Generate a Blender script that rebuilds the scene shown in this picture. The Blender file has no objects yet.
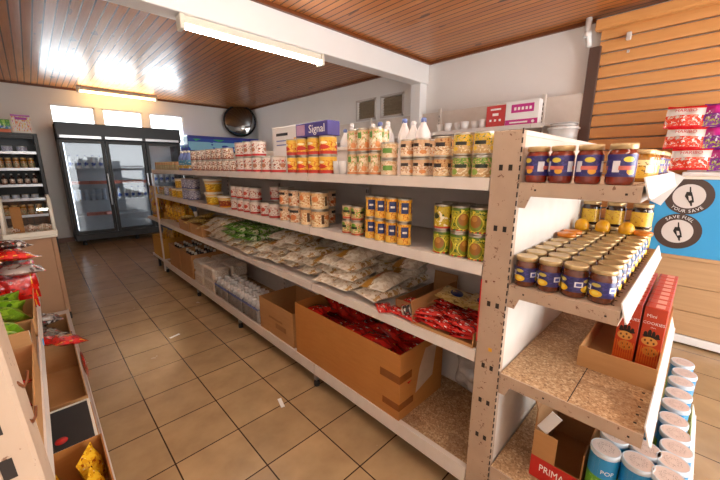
import bpy, math, random
from mathutils import Vector, Matrix, Euler
random.seed(7)
C = bpy.context.scene.collection
PI = math.pi
ORD = ['first','second','third','fourth','fifth','sixth','seventh','eighth','ninth','tenth','eleventh','twelfth',
       'thirteenth','fourteenth','fifteenth','sixteenth','seventeenth','eighteenth','nineteenth','twentieth']

# ------------------------------------------------------------------ mesh builder
class G:
    def __init__(s): s.v=[]; s.f=[]; s.m=[]; s.sm=[]; s.uv=[]
    def face(s, idx, mi=0, smooth=False, uv=None):
        s.f.append(tuple(idx)); s.m.append(mi); s.sm.append(smooth); s.uv.append(uv or [(0,0)]*len(idx))
    def add(s, vs): n=len(s.v); s.v+= [tuple(a) for a in vs]; return n
    def box(s, x0,x1,y0,y1,z0,z1, mi=0, T=None):
        p=[(x0,y0,z0),(x1,y0,z0),(x1,y1,z0),(x0,y1,z0),(x0,y0,z1),(x1,y0,z1),(x1,y1,z1),(x0,y1,z1)]
        if T is not None: p=[T@Vector(a) for a in p]
        n=s.add(p); uv=[(0,0),(1,0),(1,1),(0,1)]
        for q in ((0,3,2,1),(4,5,6,7),(0,1,5,4),(1,2,6,5),(2,3,7,6),(3,0,4,7)):
            s.face([n+i for i in q], mi, False, uv)
        return s
    def bbox(s, x0,x1,y0,y1,z0,z1, b=0.004, mi=0, T=None):
        """box with chamfered edges"""
        vs=[]; 
        b=min(b,(x1-x0)/2.01,(y1-y0)/2.01,(z1-z0)/2.01)
        key={}
        X=(x0,x1);Y=(y0,y1);Z=(z0,z1)
        for i in (0,1):
            for j in (0,1):
                for k in (0,1):
                    sx=b if i==0 else -b; sy=b if j==0 else -b; sz=b if k==0 else -b
                    for a in range(3):
                        p=[X[i]+sx,Y[j]+sy,Z[k]+sz]; p[a]=(X[i],Y[j],Z[k])[a]
                        key[(i,j,k,a)]=len(vs); vs.append(Vector(p) if T is None else T@Vector(p))
        n=s.add(vs); K=lambda *t:n+key[t]; uv=[(0,0),(1,0),(1,1),(0,1)]
        F=[]
        for a in range(3):
            o=[c for c in range(3) if c!=a]
            for sgn in (0,1):
                q=[]
                for (p_,r_) in ((0,0),(1,0),(1,1),(0,1)):
                    t=[0,0,0]; t[a]=sgn; t[o[0]]=p_; t[o[1]]=r_; q.append(K(*t,a))
                if (sgn==1)==(a==1): q=q[::-1]
                F.append((q,uv))
        for a in range(3):      # edges along axis a
            o=[c for c in range(3) if c!=a]
            for p_ in (0,1):
                for r_ in (0,1):
                    t0=[0,0,0]; t0[o[0]]=p_; t0[o[1]]=r_; t1=list(t0); t1[a]=1
                    q=[K(*t0,o[0]),K(*t1,o[0]),K(*t1,o[1]),K(*t0,o[1])]
                    F.append((q,None))
        for i in (0,1):
            for j in (0,1):
                for k in (0,1): F.append(([K(i,j,k,0),K(i,j,k,1),K(i,j,k,2)],None))
        ctr=Vector(((x0+x1)/2,(y0+y1)/2,(z0+z1)/2)); ctr=ctr if T is None else T@ctr
        for q,u in F:
            a,b_,c=[Vector(s.v[i]) for i in q[:3]]
            if (b_-a).cross(c-a).dot((a+b_+c)/3-ctr)<0: q=q[::-1]
            s.face(q,mi,False,u)
        return s
    def lathe(s, prof, seg=16, cx=0,cy=0,cz=0, mi=0, smooth=True, cap=(True,True), T=None, sq=None):
        zs=[p[1] for p in prof]; z0,z1=min(zs),max(zs); rows=[]
        for r,z in prof:
            vs=[]
            for i in range(seg):
                a=2*PI*i/seg; c,d=math.cos(a),math.sin(a)
                k=1.0
                if sq: k=1/((abs(c)**sq+abs(d)**sq)**(1/sq))
                p=Vector((cx+r*k*c,cy+r*k*d,cz+z)); vs.append(p if T is None else T@p)
            rows.append(s.add(vs))
        for a in range(len(prof)-1):
            va=(prof[a][1]-z0)/(z1-z0+1e-9); vb=(prof[a+1][1]-z0)/(z1-z0+1e-9)
            for i in range(seg):
                j=(i+1)%seg
                s.face([rows[a]+i,rows[a]+j,rows[a+1]+j,rows[a+1]+i],mi,smooth,[(i/seg,va),((i+1)/seg,va),((i+1)/seg,vb),(i/seg,vb)])
        if cap[0] and prof[0][0]>1e-6: s.face([rows[0]+i for i in range(seg)][::-1],mi,False)
        if cap[1] and prof[-1][0]>1e-6:
            s.face([rows[-1]+i for i in range(seg)],mi,False,[(.5+.5*math.cos(2*PI*i/seg),.5+.5*math.sin(2*PI*i/seg)) for i in range(seg)])
        return s
    def tube(s, pts, r, seg=8, mi=0, cap=True):
        pts=[Vector(p) for p in pts]; rows=[]; n=len(pts)
        for k,p in enumerate(pts):
            d=(pts[min(k+1,n-1)]-pts[max(k-1,0)]).normalized()
            u=d.cross(Vector((0,0,1)) if abs(d.z)<.9 else Vector((1,0,0))).normalized(); w=d.cross(u)
            rr=r[k] if isinstance(r,(list,tuple)) else r
            rows.append(s.add([p+rr*(math.cos(2*PI*i/seg)*u+math.sin(2*PI*i/seg)*w) for i in range(seg)]))
        for a in range(n-1):
            for i in range(seg):
                j=(i+1)%seg; s.face([rows[a]+i,rows[a+1]+i,rows[a+1]+j,rows[a]+j],mi,True)
        if cap: s.face([rows[0]+i for i in range(seg)],mi); s.face([rows[-1]+i for i in range(seg)][::-1],mi)
        return s
    def prism(s, poly, axis, a0, a1, mi=0):
        """poly: 2D points; axis 'x','y','z' extruded from a0 to a1"""
        def P(p,a): return {'x':(a,p[0],p[1]),'y':(p[0],a,p[1]),'z':(p[0],p[1],a)}[axis]
        n=len(poly); A=s.add([P(p,a0) for p in poly]); B=s.add([P(p,a1) for p in poly])
        area=sum(poly[i][0]*poly[(i+1)%n][1]-poly[(i+1)%n][0]*poly[i][1] for i in range(n))
        flip=(area>0)!=(axis=='y')
        fl=lambda q:q if not flip else q[::-1]
        s.face(fl([A+i for i in range(n)]),mi); s.face(fl([B+i for i in range(n)][::-1]),mi)
        for i in range(n):
            j=(i+1)%n; s.face(fl([A+i,B+i,B+j,A+j]),mi)
        return s
    def pillow(s, L, W, Th, nu=10, nv=8, mi=0, seed=0, crump=.12, crimp=.06, T=None, pw=2.6):
        """a filled plastic bag lying flat: L along x, W along y, bottom at z=0"""
        R=random.Random(seed); ph=[R.uniform(0,6.28) for _ in range(8)]
        def h(u,v):
            a=max(0,1-abs(2*u-1)**pw)**.6; b=max(0,1-abs(2*v-1)**pw)**.6
            e=min(1,max(0,(min(u,1-u)-crimp)/.12)) if crimp else 1
            w=1+crump*(math.sin(9*u+ph[0])*math.cos(7*v+ph[1])+.6*math.sin(17*u+ph[2]+5*v)+.5*math.cos(15*v-6*u+ph[3]))
            return a*b*(.12+.88*e)*w
        top=[];bot=[]
        for i in range(nu+1):
            for j in range(nv+1):
                u,v=i/nu,j/nv
                pin=1-.07*math.sin(PI*u)*0+.0
                x=(u-.5)*L; y=(v-.5)*W*(1-.06*math.sin(PI*u)+.02*math.sin(11*u+ph[4]))
                t=h(u,v)*Th*.5
                a=Vector((x,y,Th*.5+t)); b=Vector((x,y,Th*.5-t*.95))
                top.append(a if T is None else T@a); bot.append(b if T is None else T@b)
        A=s.add(top);B=s.add(bot); st=nv+1
        for i in range(nu):
            for j in range(nv):
                q=[i*st+j,(i+1)*st+j,(i+1)*st+j+1,i*st+j+1]; uv=[(i/nu,j/nv),((i+1)/nu,j/nv),((i+1)/nu,(j+1)/nv),(i/nu,(j+1)/nv)]
                s.face([A+k for k in q],mi,True,uv); s.face([B+k for k in q][::-1],mi,True,uv[::-1])
        return s
    def mesh(s, name, mats):
        me=bpy.data.meshes.new(name); me.from_pydata(s.v,[],s.f); 
        for m in mats: me.materials.append(m)
        me.polygons.foreach_set('material_index',s.m); me.polygons.foreach_set('use_smooth',s.sm)
        ul=me.uv_layers.new(name='UVMap'); k=0
        flat=[]
        for u in s.uv:
            for a in u: flat+= [a[0],a[1]]
        ul.data.foreach_set('uv',flat); me.update(); return me

def obj(name, g, mats, parent=None, loc=(0,0,0)):
    if not isinstance(mats,(list,tuple)): mats=[mats]
    me=g.mesh(name,mats) if isinstance(g,G) else g
    o=bpy.data.objects.new(name,me); C.objects.link(o); o.location=loc
    if parent is not None: o.parent=parent
    return o
def tag(o, label, cat, group=None, kind=None):
    n=len(label.split())
    if not 4<=n<=16: print('LABEL',n,label)
    o['label']=label; o['category']=cat
    if group: o['group']=group
    if kind: o['kind']=kind
    return o
def thing(name, label, cat, loc=(0,0,0), rz=0, group=None):
    o=bpy.data.objects.new(name,None); C.objects.link(o); o.location=loc; o.rotation_euler=(0,0,rz); o.empty_display_size=.05
    return tag(o,label,cat,group)
def struct(name, g, mats, parent=None):
    o=obj(name,g,mats,parent)
    if parent is None: o['kind']='structure'
    return o
FRESH=set()
def proto(root): FRESH.add(root.name); return root
def put(root, loc, rot=0, label=None, group=None, scale=None, cat=None):
    """first call moves the prototype itself, later calls copy it with its parts and sub-parts"""
    if root.name in FRESH: FRESH.discard(root.name); r=root
    else:
        r=root.copy(); C.objects.link(r)
        for ch in list(root.children):
            c=ch.copy(); C.objects.link(c); c.parent=r; c.matrix_parent_inverse=ch.matrix_parent_inverse.copy()
            for g in ch.children:
                d=g.copy(); C.objects.link(d); d.parent=c
    r.location=loc; r.rotation_euler=(0,0,rot) if isinstance(rot,(int,float)) else rot
    if scale: r.scale=scale
    if label: tag(r,label,cat or r['category'])
    if group: r['group']=group
    return r

# ------------------------------------------------------------------ lettering
def glyphs(s, size, thick=.0006):
    cu=bpy.data.curves.new('t','FONT'); cu.body=s; cu.size=size; cu.extrude=thick; cu.align_x='CENTER'; cu.align_y='CENTER'; cu.resolution_u=2
    o=bpy.data.objects.new('t',cu); C.objects.link(o); bpy.context.view_layer.update()
    me=bpy.data.meshes.new_from_object(o); bpy.data.objects.remove(o)
    return me
FACE={'-x':Matrix(((0,0,-1),(-1,0,0),(0,1,0))),'-y':Matrix(((1,0,0),(0,0,-1),(0,1,0))),'+z':Matrix(((1,0,0),(0,1,0),(0,0,1)))}
def text_into(g, s, size, loc, facing, mi=0, bold=1.0, bend=None, thick=.0006, rot=0):
    me=glyphs(s,size,thick); M=FACE[facing]; R=Matrix.Rotation(rot,3,'Z'); n=len(g.v); loc=Vector(loc)
    for v in me.vertices:
        p=R@Vector((v.co.x*bold,v.co.y,v.co.z))
        if bend:    # wrap round a vertical cylinder of radius `bend`, centred on loc, facing -y at angle `rot2`
            a=p.x/bend; rr=bend+p.z
            q=Vector((rr*math.sin(a),-rr*math.cos(a),p.y)); g.v.append(tuple(loc+q))
        else: g.v.append(tuple(loc+M@p))
    for f in me.polygons: g.face([n+i for i in f.vertices],mi)
    bpy.data.meshes.remove(me)
def arc_text(g, s, size, ctr, rad, a_mid, facing, inward=False, mi=0, gap=.0):
    M=FACE[facing]; ctr=Vector(ctr); ws=[]; ms=[]
    for ch in s:
        if ch==' ': ws.append(size*.38); ms.append(None); continue
        me=glyphs(ch,size,.0008); xs=[v.co.x for v in me.vertices]; ws.append(max(xs)-min(xs)+size*.14); ms.append(me)
    tot=sum(ws)+gap*(len(s)-1); pos=-tot/2
    for w,me in zip(ws,ms):
        c=pos+w/2; pos+=w+gap
        if me is None: continue
        if not inward: a=a_mid-c/rad; R=Matrix.Rotation(a-PI/2,3,'Z')
        else: a=a_mid+c/rad; R=Matrix.Rotation(a+PI/2,3,'Z')
        o=Vector((rad*math.cos(a),rad*math.sin(a),0)); n=len(g.v)
        for v in me.vertices: g.v.append(tuple(ctr+M@(R@v.co+o)))
        for f in me.polygons: g.face([n+i for i in f.vertices],mi)
        bpy.data.meshes.remove(me)

# ------------------------------------------------------------------ materials
def srgb(h):
    h=h.lstrip('#'); c=[int(h[i:i+2],16)/255 for i in (0,2,4)]
    return tuple(((x/12.92) if x<=.04045 else ((x+.055)/1.055)**2.4) for x in c)+(1,)
class N:
    def __init__(s,name):
        s.mat=bpy.data.materials.new(name); s.mat.use_nodes=True; s.nt=s.mat.node_tree
        s.b=s.nt.nodes['Principled BSDF']
    def new(s,t,**kw):
        n=s.nt.nodes.new(t)
        for k,v in kw.items(): setattr(n,k,v)
        return n
    def put(s,sock,val):
        if hasattr(val,'is_output') or isinstance(val,bpy.types.NodeSocket): s.nt.links.new(val,sock)
        else:
            sock.default_value=val
    def math(s,op,a,b=0.0,c=None):
        n=s.new('ShaderNodeMath',operation=op); s.put(n.inputs[0],a); s.put(n.inputs[1],b)
        if c is not None: s.put(n.inputs[2],c)
        return n.outputs[0]
    def mix(s,f,a,b):
        n=s.new('ShaderNodeMix',data_type='RGBA'); s.put(n.inputs[0],f); s.put(n.inputs[6],a); s.put(n.inputs[7],b); return n.outputs[2]
    def uv(s):
        t=s.new('ShaderNodeTexCoord'); q=s.new('ShaderNodeSeparateXYZ'); s.nt.links.new(t.outputs['UV'],q.inputs[0]); s.UV=t.outputs['UV']; return q.outputs[0],q.outputs[1]
    def obj(s):
        t=s.new('ShaderNodeTexCoord'); q=s.new('ShaderNodeSeparateXYZ'); s.nt.links.new(t.outputs['Object'],q.inputs[0]); s.O=t.outputs['Object']; return q.outputs
    def noise(s,scale,detail=2,vec=None,out=0,rough=.5):
        n=s.new('ShaderNodeTexNoise'); n.inputs['Scale'].default_value=scale; n.inputs['Detail'].default_value=detail; n.inputs['Roughness'].default_value=rough
        if vec is not None: s.nt.links.new(vec,n.inputs['Vector'])
        return n.outputs[out]
    def voro(s,scale,vec=None,out=0,feature='F1'):
        n=s.new('ShaderNodeTexVoronoi',feature=feature); n.inputs['Scale'].default_value=scale
        if vec is not None: s.nt.links.new(vec,n.inputs['Vector'])
        return n.outputs[out]
    def map(s,vec,scale=(1,1,1),loc=(0,0,0)):
        n=s.new('ShaderNodeMapping'); n.inputs['Scale'].default_value=scale; n.inputs['Location'].default_value=loc; s.nt.links.new(vec,n.inputs[0]); return n.outputs[0]
    def ramp(s,f,stops):
        n=s.new('ShaderNodeValToRGB'); s.nt.links.new(f,n.inputs[0]); e=n.color_ramp.elements
        while len(e)<len(stops): e.new(.5)
        for k,(p,c) in zip(e,stops): k.position=p; k.color=c
        return n.outputs[0]
    def band(s,x,a,b): return s.math('MULTIPLY',s.math('GREATER_THAN',x,a),s.math('LESS_THAN',x,b))
    def bump(s,h,strength=.2,dist=.01):
        n=s.new('ShaderNodeBump'); n.inputs['Strength'].default_value=strength; n.inputs['Distance'].default_value=dist; s.nt.links.new(h,n.inputs['Height']); s.nt.links.new(n.outputs[0],s.b.inputs['Normal'])
    def fin(s,col=None,rough=.5,metal=0,coat=0,emit=None,es=0,alpha=None,trans=None,ior=None,spec=None):
        if col is not None: s.put(s.b.inputs['Base Color'],col)
        s.put(s.b.inputs['Roughness'],rough); s.b.inputs['Metallic'].default_value=metal
        if coat: s.b.inputs['Coat Weight'].default_value=coat; s.b.inputs['Coat Roughness'].default_value=.06
        if emit: s.b.inputs['Emission Color'].default_value=emit; s.b.inputs['Emission Strength'].default_value=es
        if trans: s.b.inputs['Transmission Weight'].default_value=trans
        if ior: s.b.inputs['IOR'].default_value=ior
        if alpha is not None: s.b.inputs['Alpha'].default_value=alpha
        if spec is not None: s.b.inputs['Specular IOR Level'].default_value=spec
        return s.mat
def plain(name,h,rough=.5,metal=0,var=.06,scale=30,coat=0,**kw):
    n=N(name); n.obj(); c=srgb(h)
    d=tuple(max(0,x*(1-3*var)) for x in c[:3])+(1,)
    return n.fin(n.mix(n.noise(scale,3,n.O),d,c) if var else c,rough,metal,coat,**kw)
M={}
# ---- surfaces of the room
def m_wall():
    n=N('painted_plaster'); n.obj(); f=n.noise(1.6,4,n.O); c=n.mix(f,srgb('ebe7e4'),srgb('f4f2ef'))
    n.bump(n.noise(120,3,n.O),.08,.004); return n.fin(c,.6)
M['wall']=m_wall()
M['wall_warm']=plain('painted_beam','f6f4f2',.55,var=.02,scale=3)
def m_ceiling():
    n=N('varnished_board'); x,y,z=n.obj(); W=.082
    t=n.math('DIVIDE',x,W); k=n.math('FLOOR',t); fr=n.math('SUBTRACT',t,k)
    # board tone: noise keyed on the board index, stretched along the board
    cb=n.new('ShaderNodeCombineXYZ'); n.put(cb.inputs[0],n.math('MULTIPLY',k,7.31)); n.put(cb.inputs[1],n.math('MULTIPLY',y,.35)); 
    tone=n.noise(1.0,1,cb.outputs[0])
    gr=n.noise(1.0,5,n.map(n.O,(60,2.2,1)),rough=.6)
    knots=n.noise(1.0,2,n.map(n.O,(9,2.5,1)))
    a=n.mix(tone,srgb('b25c26'),srgb('f0a658')); a=n.mix(n.math('MULTIPLY',gr,.45),a,srgb('6a3012'))
    kn=n.math('GREATER_THAN',knots,.69); a=n.mix(n.math('MULTIPLY',kn,.7),a,srgb('3a1a0b'))
    g=n.math('MAXIMUM',n.math('LESS_THAN',fr,.09),n.math('GREATER_THAN',fr,.94)); a=n.mix(n.math('MULTIPLY',g,.93),a,srgb('140703'))
    hgt=n.math('SUBTRACT',n.math('MULTIPLY',tone,.6),g); wn=n.new('ShaderNodeTexWhiteNoise',noise_dimensions='1D'); n.nt.links.new(k,wn.inputs['W']); hgt=n.math('ADD',hgt,n.math('MULTIPLY',gr,.10)); hgt=n.math('ADD',hgt,n.math('MULTIPLY',n.math('MULTIPLY',n.math('SUBTRACT',wn.outputs['Value'],.5),fr),1.6))
    n.bump(hgt,.6,.008)
    return n.fin(a,n.math('ADD',n.math('MULTIPLY',gr,.2),.23),coat=.03)
M['ceiling']=m_ceiling()
M['dark_wood']=plain('stained_moulding','7c4320',.35,var=.1,scale=20)
M['brown_frame']=plain('painted_steel_channel','5b4238',.5)
def m_floor():
    n=N('ceramic_floor_tile'); n.obj(); v=n.map(n.O,(1,1,1),(-.306+3.33,-2.995+9.99,0))
    b=n.new('ShaderNodeTexBrick',offset=0.0,squash=1.0); n.nt.links.new(v,b.inputs['Vector'])
    b.inputs['Color1'].default_value=srgb('ac8f68'); b.inputs['Color2'].default_value=srgb('be9f75'); b.inputs['Mortar'].default_value=srgb('3d2c20')
    b.inputs['Scale'].default_value=1; b.inputs['Mortar Size'].default_value=.0036; b.inputs['Mortar Smooth'].default_value=.15; b.inputs['Brick Width'].default_value=.333; b.inputs['Row Height'].default_value=.333
    cl=n.noise(5,3,n.O,rough=.5); fine=n.noise(35,3,n.O)
    c=n.mix(n.math('MULTIPLY',n.math('SUBTRACT',n.math('MULTIPLY',cl,1.9),.45),.62),b.outputs['Color'],srgb('7d6142')); c=n.mix(n.math('MULTIPLY',fine,.09),c,srgb('dcc5a8'))
    c=n.mix(b.outputs['Fac'],c,srgb('3d2c20'))
    n.bump(n.math('SUBTRACT',1.0,b.outputs['Fac']),.3,.003)
    return n.fin(c,n.math('ADD',n.math('MULTIPLY',cl,.16),.16))
M['floor']=m_floor()
def m_shutter():
    n=N('shutter_lath'); n.obj(); f=n.noise(1,3,n.map(n.O,(4,3,50))); return n.fin(n.mix(f,srgb('d39250'),srgb('e2a868')),.42)
M['shutter']=m_shutter()
M['counter_wood']=None
def m_planks():
    n=N('pale_board'); x,y,z=n.obj(); f=n.noise(1,4,n.map(n.O,(6,2.2,45))); c=n.mix(f,srgb('b38b62'),srgb('cfa97f')); return n.fin(c,.45)
M['counter_wood']=m_planks()
# ---- shelving
def m_paint(name,a,b,rust,amount=.66):
    n=N(name); n.obj(); c=n.mix(n.noise(14,4,n.O),srgb(a),srgb(b)); r=n.noise(46,6,n.O,rough=.7)
    c=n.mix(n.math('MULTIPLY',n.math('GREATER_THAN',r,amount),.85),c,srgb(rust)); return n.fin(c,.48)
M['beige_steel']=m_paint('chipped_beige_enamel','b0967e','c6ae97','6b4128',.63)
M['white_steel']=m_paint('white_enamel','d5cabf','e6ddd4','a58f7d',.74)
M['grey_steel']=m_paint('grey_enamel','cdc4be','dad2cc','8a7f79',.74)
M['rail']=plain('white_plastic_rail','eeeae6',.35,var=.02)
M['hole']=plain('dark_slot','2a2019',.8,var=0)
def m_chip():
    n=N('chipboard'); n.obj(); a=n.voro(150,n.O,1); g=n.new('ShaderNodeRGBToBW'); n.nt.links.new(a,g.inputs[0])
    f=n.noise(70,5,n.O,rough=.75); k=n.math('MULTIPLY_ADD',g.outputs[0],.55,n.math('MULTIPLY',f,.55))
    c=n.ramp(k,[(.2,srgb('76573d')),(.45,srgb('ab865f')),(.62,srgb('c09c75')),(.85,srgb('dcc6a2'))])
    w=n.noise(5,4,n.O); c=n.mix(n.math('MULTIPLY',n.math('GREATER_THAN',w,.58),.4),c,srgb('7a583c')); return n.fin(c,.62)
M['chip']=m_chip()
M['chrome']=plain('chrome','d8d8d8',.18,1,var=0); M['rubber']=plain('black_rubber','181716',.6,var=0)
# ---- packaging
def m_card(name,a,b):
    n=N(name); n.obj(); f=n.noise(1,4,n.map(n.O,(9,9,70))); g=n.noise(6,3,n.O); c=n.mix(n.math('MULTIPLY_ADD',f,.5,n.math('MULTIPLY',g,.5)),srgb(a),srgb(b)); return n.fin(c,.72)
M['card']=m_card('cardboard','a87743','c69561'); M['card_orange']=m_card('kraft_cardboard','a9692b','c58743'); M['card_dark']=m_card('brown_cardboard','8f6238','aa7c4e')
M['tape']=plain('packing_tape','94582a',.25,var=.1)
M['pale_patch']=plain('worn_pale_paper','d0b49a',.7,var=.08)
M['tin']=plain('tin','c9c4b8',.28,1,var=.08); M['gold_lid']=plain('gold_lid','d3b684',.34,.5,var=.1,scale=60)
M['white']=plain('white_plastic','f0eeec',.4,var=.02); M['cream']=plain('cream_plastic','e9e2d2',.4,var=.02)
M['jam']=plain('dark_red_jam','96301a',.1,var=.22,scale=60,coat=1); M['marm']=plain('brown_jam','7d3d1e',.1,var=.3,scale=50,coat=1)
M['honey']=plain('honey','c8811a',.08,var=.25,scale=40,coat=1); M['darkjar']=plain('dark_syrup','3c1c12',.08,var=.3,coat=1)
def lab(name,base,bands=(),blobs=(),logos=(),ells=(),rough=.35,coat=.3,uvw=(14,7),metal=0,bumpy=0):
    n=N(name); u,v=n.uv(); c=srgb(base) if isinstance(base,str) else base; first=True
    sub=n.noise(9,3,n.map(n.UV,(uvw[0]*.12,uvw[1]*.12,1)))
    c=n.mix(n.math('MULTIPLY',sub,.22),c,(c[0]*.35,c[1]*.35,c[2]*.35,1))
    for col,v0,v1 in bands: c=n.mix(n.band(v,v0,v1),c,srgb(col))
    for col,sc,th,v0,v1 in blobs:
        t=n.noise(sc,2,n.map(n.UV,(uvw[0]*.04,uvw[1]*.03,1),((sum(map(ord,col))%97)*.13,sc,0))); f=n.math('MULTIPLY',n.math('GREATER_THAN',t,th),n.band(v,v0,v1)); c=n.mix(f,c,srgb(col))
    for col,uc,ru,vc,rv in ells:
        a=n.math('DIVIDE',n.math('SUBTRACT',u,uc),ru); b=n.math('DIVIDE',n.math('SUBTRACT',v,vc),rv)
        d=n.math('ADD',n.math('MULTIPLY',a,a),n.math('MULTIPLY',b,b)); c=n.mix(n.math('LESS_THAN',d,1),c,srgb(col))
    for col,u0,u1,v0,v1 in logos: c=n.mix(n.math('MULTIPLY',n.band(u,u0,u1),n.band(v,v0,v1)),c,srgb(col))
    if bumpy: n.bump(n.noise(9,4,n.UV),bumpy,.01)
    return n.fin(c,rough,metal,coat)
def rep(items,n):   # repeat logo / ellipse entries n times round the label
    out=[]
    for k in range(n):
        for it in items: 
            if len(it)==5 and isinstance(it,tuple): out.append((it[0],it[1]/n+k/n,it[2]/n if False else it[2],it[3],it[4]))
    return out
def ring(col,ru,vc,rv,n=3,off=.5): return [(col,(k+off)/n,ru,vc,rv) for k in range(n)]
def sq(col,hw,v0,v1,n=3,off=.5): return [(col,(k+off)/n-hw,(k+off)/n+hw,v0,v1) for k in range(n)]
L={}
L['corn']=lab('corn_label','d9ba84',[('c9a468',0,.2)],[('e6bf2e',40,.46,.42,1),('5d7f2a',44,.6,.35,1),('f0e2bc',40,.58,.0,.5)],sq('23291c',.1,.45,.64),ring('e8c43a',.06,.26,.12,3,.2))
L['pea']=lab('pea_label','d6b583',[('c9a46c',0,.16)],[('7fa63a',40,.48,.5,1),('4f7a26',44,.58,.5,1),('efe2c0',40,.56,.0,.5)],sq('22301a',.1,.46,.66),ring('94b048',.07,.25,.16,3,.15))
L['mush']=lab('mushroom_label','d8ab74',[('e3c08e',0,.25)],[('f3e4c4',36,.5,.05,.6),('9a5a2a',40,.6,.1,1)],sq('2a1c14',.1,.52,.76),())
L['popc']=lab('stew_label','e3bc92',[('efd6b4',.0,.2)],[('f6e4cc',36,.5,.1,.7),('b5602c',36,.6,.1,.8)],sq('30201a',.11,.6,.8),ring('e39a5a',.07,.25,.13,3,.1))
L['bean']=lab('green_bean_label','deb98a',[('ebd2ae',.0,.25)],[('eed8b6',30,.5,0,1),('d08a4a',30,.64,0,1)],sq('6a9a3e',.10,.32,.68),())
L['tallv']=lab('vegetable_label','e6c496',[('d98a52',.0,.10)],[('8fae4a',36,.58,.4,1),('f3e2c2',36,.5,.1,.8),('d9803c',40,.62,.1,1)],sq('5f8f38',.05,.6,.88),ring('e39a5e',.06,.28,.14,3,.05))
L['mango']=lab('mango_label','b3ab2c',[('c23a22',0,.07),('5f7d23',.88,1)],[('4c6a1c',26,.55,0,1),('e6d84a',30,.6,0,1)],(),ring('dcd24a',.145,.42,.36)+ring('7d8a22',.125,.40,.32)+ring('9a6420',.1,.5,.27)+ring('b98236',.05,.6,.12,3,.46))
L['mangor']=lab('mango_label_scene','cdb22c',[('c23a22',0,.08)],[('efe9d0',24,.56,.1,.8),('3f5f1c',26,.6,.4,1)],(),ring('2c3a1c',.07,.55,.12))
L['curry']=lab('sauce_label','e2941f',[('e8b13a',0,.1)],[('f2bd45',40,.5,0,1),('b5611c',40,.62,0,.5)],sq('23356e',.085,.36,.88,4)+sq('e9e4da',.05,.56,.66,4),ring('f0c65a',.07,.2,.12,4,.1))
L['smallg']=lab('small_vegetable_label','e6c79a',[('b8502e',0,.16)],[('7da53a',50,.5,.2,.8),('d6763a',45,.58,.1,.9)],sq('22331c',.1,.5,.7),ring('6f9e30',.07,.82,.14))
L['peach']=lab('peach_label','e3c09a',[('dba070',.0,.22)],[('f3dec0',36,.5,0,.7),('b05a2c',40,.62,0,1)],sq('2c2624',.11,.68,.86),ring('e0844a',.07,.36,.2,3,.5)+ring('c9622f',.04,.3,.12,3,.2))
L['apric']=lab('apricot_label','e6bd86',[('f0cf9c',.0,.2)],[('f6e2b8',36,.5,0,.8),('c97838',40,.6,0,1)],sq('5a3a1e',.025,.2,.8,3,.15),ring('e08a4a',.07,.62,.16,3,.5))
L['tom']=lab('tomato_label','e6d6ca',[('b32a24',0,.16),('d8c9c0',.88,1)],[('b0463a',40,.58,.2,.8),('8a5a40',44,.62,.2,.8)],(),ring('c8503c',.06,.52,.16))
L['beans']=lab('baked_bean_label','ebe0d6',[('c01f24',0,.15)],[('b8604a',40,.58,.2,.9),('7e4a30',44,.6,.2,.85)],sq('c05a4e',.03,.7,.82),ring('b87a5a',.06,.45,.15))
L['soup']=lab('soup_label','c9a27c',[('8f4a2c',0,.16)],[('f6ece0',34,.5,.1,1),('7a3a20',40,.56,.1,.9),('c23a2a',48,.63,.1,.9)],sq('f2e8dc',.06,.55,.85))
L['juice']=lab('juice_label','f0a81e',[('c8311f',.0,.2),('f5c64a',.8,1)],[('f9cf4a',40,.5,.2,.8),('d9481c',40,.6,.15,.7)],(),ring('d63a22',.11,.42,.14,3)+ring('fff2c0',.08,.68,.08,3))
L['spice']=lab('spice_label','b8a878',[('d08a3c',.65,1)],[('5b8a3a',34,.53,0,1),('c2452f',44,.58,0,1),('f0e6d0',50,.6,0,1)],())
L['jamA']=lab('jam_label_front','2f2a6e',[('6a1f12',.0,.02)],[('423a86',30,.56,.1,1)],sq('e6e6ee',.045,.22,.72,3,.1)+sq('cf6a5a',.1,.32,.5,3,.5),ring('e8d24a',.06,.78,.12)+ring('f0b02c',.05,.25,.14,3,.62))
L['jamB']=lab('marmalade_label','2b2866',[],[('3d3680',30,.56,.1,1)],sq('e9e9f0',.055,.35,.7,3,.15)+sq('4a55a0',.035,.42,.62,3,.15),ring('f1c21f',.085,.22,.22)+ring('f6dd5a',.045,.24,.12)+ring('cdbb5a',.06,.75,.12))
L['honeyl']=lab('honey_label','e9b93a',[('f4e3a0',.7,1)],[('7a4a1c',40,.6,.1,.9)],sq('f3ecd2',.08,.3,.7))
L['syrup']=lab('syrup_label','efc53a',[],[('c98a1f',40,.6,0,1)],())
L['redbag']=lab('red_foil_bag','b01514',[],[('e8e0da',22,.64,.05,.95),('d9241c',26,.5,0,1),('5c0d10',20,.62,0,1),('e2b93c',34,.7,.1,.9)],(),rough=.22,coat=.5,uvw=(3,8),bumpy=.5)
L['redpack']=lab('red_sachet','c11a1a',[('7a1418',.0,.08)],[('f0e6e0',26,.58,.1,.9),('e3423a',30,.5,0,1),('3a2230',34,.62,.1,.9)],(),rough=.25,coat=.4,uvw=(3,9),bumpy=.4)
L['rice']=lab('rice_bag','e4d6c0',[('c9a468',0,.12)],[('f4ecdd',26,.5,0,1),('b48f58',30,.64,0,1)],(),[('b3261f',.5,.12,.62,.08),('c7a24a',.5,.2,.3,.09)],rough=.3,coat=.25,uvw=(10,8),bumpy=.4)
L['ricegold']=lab('rice_bag_gold','e2d4bd',[('b5842c',.6,.85)],[('f4ecdd',26,.5,0,.55),('a5762c',26,.6,.5,1)],(),[('b3261f',.5,.13,.72,.07)],rough=.3,coat=.25,uvw=(10,8),bumpy=.4)
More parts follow.
